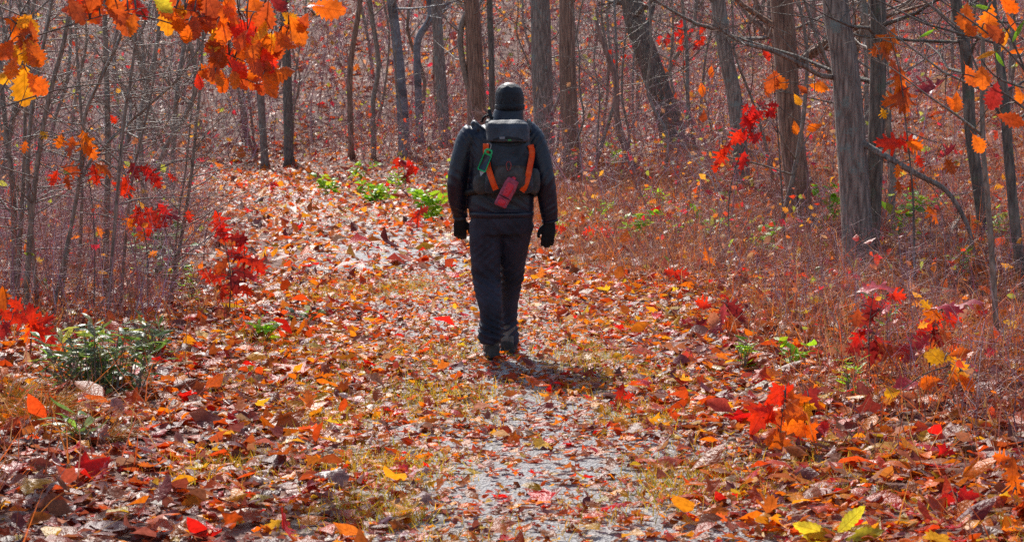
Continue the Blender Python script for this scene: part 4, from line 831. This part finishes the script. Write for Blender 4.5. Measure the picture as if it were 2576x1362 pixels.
# gloves: palm, four unequal bent fingers, thumb from the side of the palm
def glove(wrist, side, roll, drop):
    """side -1 left / 1 right; thumb lies toward the body"""
    m = Matrix.Translation(wrist) @ Matrix.Rotation(roll, 4, 'Y') @ Matrix.Rotation(drop, 4, 'X'); parts = []
    def tb(pp, rr, sd=10): v_, t_ = tube([Vector(q) for q in pp], rr, sd, 4); v_ = np.array([tuple(m @ Vector(q)) for q in v_]); parts.append((v_, t_))
    v_, t_ = ring_loft([(Vector((0, 0, z_)), rx, ry) for z_, rx, ry in [(.05, .036, .032), (.01, .035, .029), (-.02, .041, .024), (-.055, .046, .022), (-.085, .044, .020), (-.098, .036, .015)]], 16, 2.6)
    parts.append((np.array([tuple(m @ Vector(q)) for q in v_]), t_)); th = -side
    for i, (fx_, ln) in enumerate([(.033, .070), (.011, .080), (-.011, .076), (-.032, .060)]):
        x0 = fx_ * th; c = .012 + i * .004
        tb([(x0 * .92, 0, -.08), (x0, .004, -.098 - ln * .3), (x0 * 1.02, .014 + c, -.098 - ln * .68), (x0 * .98, .034 + c, -.098 - ln * .93)], [.0125, .0122, .0112, .009])
    tb([(.026 * th, .0, -.028), (.05 * th, .004, -.05), (.062 * th, .010, -.082), (.060 * th, .018, -.112)], [.017, .0155, .0135, .0105])
    return fuse('glove', parts, .0046, 2, .0012, 40)
link('glove', glove(lp(1158, 548, .10), -1, .04, .35), FG, person)
link('glove', glove(lp(1382, 558, .035), 1, .10, .02), FG, person)
# boots
def boot(px, row, dy, yaw, pitch):
    base = Vector((xs_(px), dy, 0)); base.z = h1(PG.x + base.x, PG.y + dy) + .02 - PG.z
    m = Matrix.Translation(base) @ Matrix.Rotation(yaw, 4, 'Z') @ Matrix.Rotation(-pitch, 4, 'X')
    def loft_y(r, seg=18, e=2.8):
        Vv, Tt = ring_loft([(Vector((x_, z_, 0)), rx, rz) for y_, x_, z_, rx, rz in r], seg, e); out = []
        k_ = 0
        for (y_, *_r) in r:
            for s in range(seg): q = Vv[k_]; out.append((q[0], y_, q[1])); k_ += 1
        out.append((r[0][1], r[0][0], r[0][2])); out.append((r[-1][1], r[-1][0], r[-1][2]))
        return np.array([tuple(m @ Vector(q)) for q in out]), Tt[:, ::-1]
    upper = [loft_y([(-.065, 0, .075, .02, .035), (-.06, 0, .075, .038, .055), (-.03, 0, .085, .047, .07), (.03, 0, .08, .047, .065), (.09, 0, .07, .047, .05), (.15, 0, .058, .05, .035), (.2, 0, .05, .045, .026), (.232, 0, .042, .025, .015)]),
             ]
    v_, t_ = tube([Vector((0, -.005, .08)), Vector((0, -.012, .13)), Vector((0, -.012, .19))], [.05, .051, .054], 16, 4); upper.append((np.array([tuple(m @ Vector(q)) for q in v_]), t_))
    b_ = link('boot', fuse('boot', upper, .007, 3, .003, 25), BT, person)
    sole = [loft_y([(-.072, 0, .012, .02, .012), (-.066, 0, .013, .043, .020), (-.02, 0, .013, .052, .021), (.02, 0, .015, .047, .019), (.08, 0, .013, .046, .018), (.15, 0, .013, .053, .02), (.21, 0, .015, .047, .019), (.243, 0, .02, .022, .014)], 18, 5)]
    link('sole', np_mesh('sole', *sole[0], smooth=False), BS, b_)
    link('heel_counter', np_mesh('heel_counter', *loft_y([(-.068, 0, .055, .018, .025), (-.063, 0, .055, .037, .034), (-.03, 0, .058, .0505, .036), (-.02, 0, .058, .0505, .036)], 18, 3), smooth=True), BS, b_)
boot(1237, 905, 0, math.radians(6), math.radians(2)); boot(1277, 895, .30, math.radians(-4), 0)

# ------------------------------------------------------------------ backpack (worn, a thing of its own)
PK = fabric('pack_nylon', (.012, .016, .024), .6, .35, 8, .35, .05, (.03, .042, .058))
PL = fabric('pack_lid_nylon', (.035, .039, .05), .6, .35, 9, .4, .05, (.07, .078, .095))
PP = fabric('pack_grey_mesh', (.055, .05, .048), .75, .3, 22, .4, 0, (.10, .09, .085))
OR = fabric('orange_webbing', (1, .075, .004), .5, .4, 30, .4, 0, (1, .12, .008))
BK = fabric('black_webbing', (.008, .008, .009), .6, .4, 20, .2)
pack_root = tag(empty('backpack', PG + Vector((0, -.16, 1.05))), 'black backpack with grey lid and two orange straps worn by the walking person', 'backpack')
PO = pack_root.location - PG
def pk(o_): o_.parent = pack_root; o_.location = -PO; return o_
def plink(name, me, mat, par=None):
    o_ = link(name, me, mat)
    if par: o_.parent = par
    else: pk(o_)
    return o_
BODY_R = [(489, 1278, .10, .05, -.19), (484, 1278, .150, .085, -.215), (465, 1280, .157, .10, -.235), (435, 1280, .146, .105, -.245), (405, 1280, .138, .105, -.25), (375, 1279, .134, .10, -.25), (350, 1279, .130, .095, -.24), (330, 1279, .122, .085, -.225), (318, 1279, .09, .05, -.21)]
pbm = fuse('main_compartment', [ring_loft([(lp(px, row, dy), rx, ry) for row, px, rx, ry, dy in BODY_R], 28, 3.4)], .008, 3, .006, 10); pbody = plink('main_compartment', pbm, PK)
LID_R = [(357, 1277, .128, .10, -.262), (354, 1277, .136, .112, -.262), (340, 1277, .1375, .112, -.258), (322, 1277, .1365, .112, -.25), (310, 1277, .129, .10, -.24), (304, 1277, .108, .08, -.23), (301, 1277, .06, .04, -.225)]
lidm = fuse('lid', [ring_loft([(lp(px, row, dy), rx, ry) for row, px, rx, ry, dy in LID_R], 28, 4.6)], .007, 2, .007, 13, .8); lid = plink('lid', lidm, PL)
def bvh_of(me): return BVHTree.FromPolygons([v_.co for v_ in me.vertices], [tuple(p_.vertices) for p_ in me.polygons])
bv_body, bv_lid = bvh_of(pbm), bvh_of(lidm)
def surf(px, row, bv, fb=-.3):
    q = lp(px, row, -.3); hit = bv.ray_cast(Vector((q.x, -2, q.z)), Vector((0, 1, 0)))[0]
    return hit.y if hit else fb
def patch(outline, bv, lift, th, name, mat, par=None, n=14, bulge=0.0):
    """a panel sewn on the pack: outline in pixels, laid on the surface, with thickness"""
    pts_ = outline; cx = sum(p_[0] for p_ in pts_) / len(pts_); cy = sum(p_[1] for p_ in pts_) / len(pts_); V_, T_ = [], []
    m_ = len(pts_); rings = 4
    for lay in (0, 1):
        for r in range(rings + 1):
            f = 1 - r / (rings) if r < rings else 0.0
            for (a, b) in pts_:
                px, py = cx + (a - cx) * f, cy + (b - cy) * f; q = lp(px, py, -.3); y_ = surf(px, py, bv) - lift
                if lay: y_ -= (th + bulge * (1 - f * f)) * (1 if r else .35)
                else: y_ += .006
                V_.append((q.x, y_, q.z))
    per = (rings + 1) * m_
    for lay in (0, 1):
        for r in range(rings):
            for s in range(m_):
                a, b = lay * per + r * m_ + s, lay * per + r * m_ + (s + 1) % m_; f1, f2 = (a, b, b + m_), (a, b + m_, a + m_); T_ += [f1, f2] if lay else [f1[::-1], f2[::-1]]
    for s in range(m_):
        a, b = s, (s + 1) % m_; T_ += [(a, b, b + per)[::-1], (a, b + per, a + per)[::-1]]
    return plink(name, np_mesh(name, np.array(V_), np.array(T_), smooth=True), mat, par)
def rounded(x0, y0, x1, y1, r, k=4):
    o_ = []
    for cx, cy, a0 in ((x1 - r, y0 + r, -90), (x1 - r, y1 - r, 0), (x0 + r, y1 - r, 90), (x0 + r, y0 + r, 180)):
        for i in range(k + 1):
            a = math.radians(a0 + 90 * i / k); o_.append((cx + r * math.cos(a), cy + r * math.sin(a)))
    return o_
fpk = patch([(1246, 417), (1262, 415), (1283, 416), (1305, 415), (1321, 418), (1326, 440), (1327, 462), (1318, 474), (1300, 479), (1280, 480), (1262, 479), (1250, 474), (1243, 460), (1243, 438)], bv_body, .004, .012, 'front_pocket', PP, bulge=.02)
patch([(1236, 356), (1322, 356), (1322, 360), (1300, 366), (1278, 368), (1256, 365), (1236, 360)], bv_body, .003, .005, 'storm_collar', BK)
for sx, q in ((-1, [(1190, 446), (1205, 436), (1228, 440), (1232, 470), (1226, 488), (1205, 484), (1190, 470)]), (1, [(1330, 428), (1344, 424), (1354, 440), (1357, 462), (1350, 484), (1334, 486), (1328, 460)])):
    cx = sum(a for a, b in q) / len(q); 
    rr = [(lp(cx, row, -.19), w_, d_) for row, w_, d_ in ([(488, .03, .03), (480, .05, .05), (460, .058, .055), (446, .05, .05), (437, .03, .03)] if sx < 0 else [(487, .02, .03), (478, .036, .05), (455, .042, .055), (436, .036, .05), (424, .02, .03)])]
    plink('side_pocket', fuse('side_pocket', [ring_loft(rr, 18, 2.8)], .007, 3, .004, 14), PP)
# zip and little prints on the lid
patch([(1240, 350), (1256, 345), (1280, 343), (1302, 346), (1316, 351), (1316, 353), (1302, 349), (1280, 346.5), (1256, 348), (1240, 352)], bv_lid, .002, .002, 'zip', BK, None)
patch(rounded(1256, 343.5, 1270, 349, 1), bv_lid, .005, .002, 'name_patch', fabric('grey_print', (.16, .16, .17), .6, .3, 20, .1))
patch(rounded(1277, 350, 1286, 354, 1), bv_lid, .005, .003, 'green_tab', fabric('green_print', (.06, .3, .1), .6, .3, 20, .1))
# orange straps: ribbons over the pack's outline
def ribbon(path, wpx, name, mat, bv, lift=.012, th=.004):
    c = catmull([Vector((a, b, 0)) for a, b in path], 6); V_, T_ = [], []; ysr = []
    for i, q in enumerate(c):
        t_ = (c[min(i + 1, len(c) - 1)] - c[max(i - 1, 0)]).normalized(); nn = Vector((-t_.y, t_.x, 0)); row = []
        for s in (-.5, -.17, .17, .5): a = q + nn * wpx * s; row.append(surf(a.x, a.y, bv, None) if bv.ray_cast(Vector((lp(a.x, a.y, -.3).x, -2, lp(a.x, a.y, -.3).z)), Vector((0, 1, 0)))[0] else None)
        ysr.append(row)
    good = [v_ for row in ysr for v_ in row if v_ is not None]; df = sum(good) / len(good) if good else -.33
    for i, q in enumerate(c):
        t_ = (c[min(i + 1, len(c) - 1)] - c[max(i - 1, 0)]).normalized(); nn = Vector((-t_.y, t_.x, 0))
        yy = [v_ if v_ is not None else df + .03 for v_ in ysr[i]]; fl = min(yy); base = [min(v_, fl + .035) for v_ in yy]
        for lay in (0, 1):
            for s, b_ in zip((-.5, -.17, .17, .5), base):
                a = q + nn * wpx * s; w3 = lp(a.x, a.y, -.3); V_.append((w3.x, b_ - lift - lay * th - (.002 * math.sin(i * 1.3) if lay else 0), w3.z))
    for i in range(len(c) - 1):
        k0, k1 = i * 8, (i + 1) * 8
        for s in range(3):
            for l0 in (0, 4):
                a, b, c_, d_ = k0 + l0 + s, k0 + l0 + s + 1, k1 + l0 + s + 1, k1 + l0 + s; T_ += [(a, b, c_), (a, c_, d_)]
        for s in (0, 3): T_ += [(k0 + s, k1 + s, k1 + s + 4), (k0 + s, k1 + s + 4, k0 + s + 4)]
    for k0 in (0, (len(c) - 1) * 8):
        for s in range(3): T_ += [(k0 + s, k0 + s + 1, k0 + s + 5), (k0 + s, k0 + s + 5, k0 + s + 4)]
    return plink(name, np_mesh(name, np.array(V_), np.array(T_), smooth=False), mat)
ribbon([(1222, 361), (1222, 385), (1227, 418), (1237, 450), (1247, 477)], 15, 'orange_strap', OR, bv_body)
ribbon([(1334, 364), (1338, 385), (1333, 416), (1327, 446), (1319, 470), (1312, 481)], 15, 'orange_strap', OR, bv_body)
# shoulder straps over the jacket, hip belt, loose cord
bvj = bvh_of(jm)
for pth in ([(1228, 312), (1224, 298), (1226, 292)], [(1330, 318), (1334, 312), (1332, 306)]):
    a, b, c_ = pth; dx = a[0]
    P_ = [lp(dx, 330, -.20), lp(dx - 1, 312, -.12), lp(dx, 306, -.02), lp(dx, 312, .09), lp(dx, 340, .175)]
    V_ = []
    plink('shoulder_strap', np_mesh('shoulder_strap', *tube(P_, [.016, .018, .018, .02, .018], 10, 5), smooth=True), BK)
plink('hip_belt', np_mesh('hip_belt', *tube([lp(1205, 478, -.15), lp(1176, 484, -.06), lp(1178, 488, .05), lp(1215, 492, .15), lp(1262, 494, .175), lp(1310, 492, .15), lp(1343, 488, .05), lp(1346, 484, -.06), lp(1335, 478, -.15)], [.022] * 9, 8, 5), smooth=True), BK)
plink('cord', np_mesh('cord', *tube([lp(1184, 462, -.17), lp(1192, 474, -.2), lp(1205, 487, -.21), lp(1224, 492, -.2)], [.004] * 4, 6, 5), smooth=True), BK)
kn = plink('pole_handle', np_mesh('pole_handle', *tube([lp(1240, 318, -.12), lp(1235, 296, -.10), lp(1231, 284, -.09), lp(1230, 275, -.09)], [.009, .010, .0125, .0115], 10, 4), smooth=True), BK)
plink('haul_loop', np_mesh('haul_loop', *tube([lp(1212, 306, -.06), lp(1216, 296, -.08), lp(1228, 290, -.1), lp(1240, 297, -.11)], [.008] * 4, 8, 5), smooth=True), BK)

# ------------------------------------------------------------------ things hanging on the pack
def slab(outline, y0, y1, inset=.0):
    """prism from a pixel outline between two local depths"""
    n_ = len(outline); V_ = [tuple(Vector((lp(a, b, -.3).x, y0, lp(a, b, -.3).z))) for a, b in outline] + [tuple(Vector((lp(a, b, -.3).x, y1, lp(a, b, -.3).z))) for a, b in outline]
    T_ = []
    for s in range(n_): a, b = s, (s + 1) % n_; T_ += [(a, b, b + n_), (a, b + n_, a + n_)]
    for tri in tessellate_polygon([[Vector((a, b, 0)) for a, b in outline]]): T_ += [tuple(tri), tuple(k_ + n_ for k_ in tri[::-1])]
    return np.array(V_), np.array(T_)
def turned(x0, y0, x1, y1, r, cx, cy, deg, k=4):
    a = math.radians(deg); return [(cx + x * math.cos(a) - y * math.sin(a), cy + x * math.sin(a) + y * math.cos(a)) for x, y in rounded(x0, y0, x1, y1, r, k)]
GP = fabric('green_plastic', (.02, .62, .19), .35, .5, 6, .03, 0, (.03, .7, .23)); SP_ = fabric('solar_panel', (.02, .035, .045), .35, .5, 40, .05, 0, (.03, .05, .06))
ch = tag(empty('solar_charger', PG + lp(1221, 405, -.37)), 'small green-framed solar charger clipped to the backpack', 'charger'); co_ = lp(1221, 405, -.37)
def sub(o_, root, off_): o_.parent = root; o_.location = -off_; return o_
yo = surf(1228, 405, bv_body) - .02
case = sub(link('case', np_mesh('case', *slab(turned(-11, -19, 11, 27, 2.5, 1220.5, 404, 22), yo - .018, yo - .002)), GP), ch, co_)
lpth = turned(-9, -29, 9, -17, 5.9, 1220.5, 404, 22, 5)
sub(link('loop', np_mesh('loop', *tube([Vector((lp(a, b, -.3).x, yo - .01, lp(a, b, -.3).z)) for a, b in lpth + lpth[:1]], [.0072] * (len(lpth) + 1), 8, 2), smooth=True), GP), ch, co_)
sub(link('panel', np_mesh('panel', *slab(turned(-8.3, -15.5, 8.3, 24, 1, 1220.5, 404, 22), yo - .0195, yo - .016)), SP_), ch, co_)
sub(link('tag', np_mesh('tag', *slab([(1205, 428), (1219, 433), (1213, 438), (1209, 443)], yo - .010, yo - .006)), fabric('pale_cloth', (.35, .34, .33), .7, .3, 10, .1)), ch, co_)
sub(link('hook', np_mesh('hook', *tube([Vector((lp(a, b, -.3).x, yo - .01, lp(a, b, -.3).z)) for a, b in [(1231, 380), (1234, 372), (1235, 364), (1233, 361)]], [.0028] * 4, 6, 4), smooth=True), fabric('steel', (.4, .4, .4), .35, .6, 10, 0)), ch, co_)
RD = fabric('red_nylon', (.75, .012, .04), .4, .5, 14, .4, 0, (.85, .03, .06)); RP = fabric('red_mesh', (.36, .03, .07), .5, .4, 30, .4, 0, (.5, .09, .13))
RM = fabric('red_anodised_metal', (.3, .03, .03), .3, .6, 10, 0)
cr_o = lp(1279, 416, -.37); cr = tag(empty('carabiner', PG + cr_o), 'small red carabiner on the front of the backpack', 'carabiner')
yc = surf(1279, 416, bv_body) - .03
ov = [(1279 + 6.2 * math.cos(a) * (.8 if math.sin(a) > 0 else 1), 416.5 + 11.5 * math.sin(a)) for a in np.linspace(0, 2 * math.pi, 17)]
sub(link('ring', np_mesh('ring', *tube([Vector((lp(a, b, -.3).x, yc, lp(a, b, -.3).z)) for a, b in ov], [.0027] * 17, 6, 2), smooth=True), RM), cr, cr_o)
po_o = lp(1273, 478, -.4); po = tag(empty('red_pouch', PG + po_o), 'red pouch with a black band hanging low on the backpack', 'pouch')
yp = surf(1278, 462, bv_body) - .03; ax = 27
def pr(y0, rx0, y1): return turned(-rx0, y0, rx0, y1, 5, 1275, 482, ax)
def pil(y0, y1, hw, d, name, mat, zoff=0.0, cx=1275, cy=482):
    a = math.radians(ax); R_ = []
    V_, T_ = ring_loft([(Vector((0, 0, q)), hw * PS * k_, d * k2) for q, k_, k2 in [(y0, .75, .4), (y0 + 2.5, .95, .85), ((y0 + y1) / 2, 1, 1), (y1 - 2.5, .95, .85), (y1, .75, .4)]], 20, 3.2); out = []
    for q in V_:
        u_, v_ = q[0] / PS, q[2]; x_ = cx + u_ * math.cos(a) - v_ * math.sin(a); r_ = cy + u_ * math.sin(a) + v_ * math.cos(a); w3 = lp(x_, r_, -.3); out.append((w3.x, yp - d * .6 + q[1] - zoff, w3.z))
    return sub(link(name, fuse(name, [(np.array(out), T_)], .0045, 2, .003, 30), mat), po, po_o)
pil(-37, 40, 17, .03, 'shell', RP); pil(-26, 12, 10.5, .03, 'front_panel', RD, .008); pil(18, 37, 11, .028, 'lower_panel', RD, .008); pil(11.5, 15.5, 18.5, .038, 'band', BK, .004)
pil(-43, -30, 6, .014, 'hanging_tab', RD)
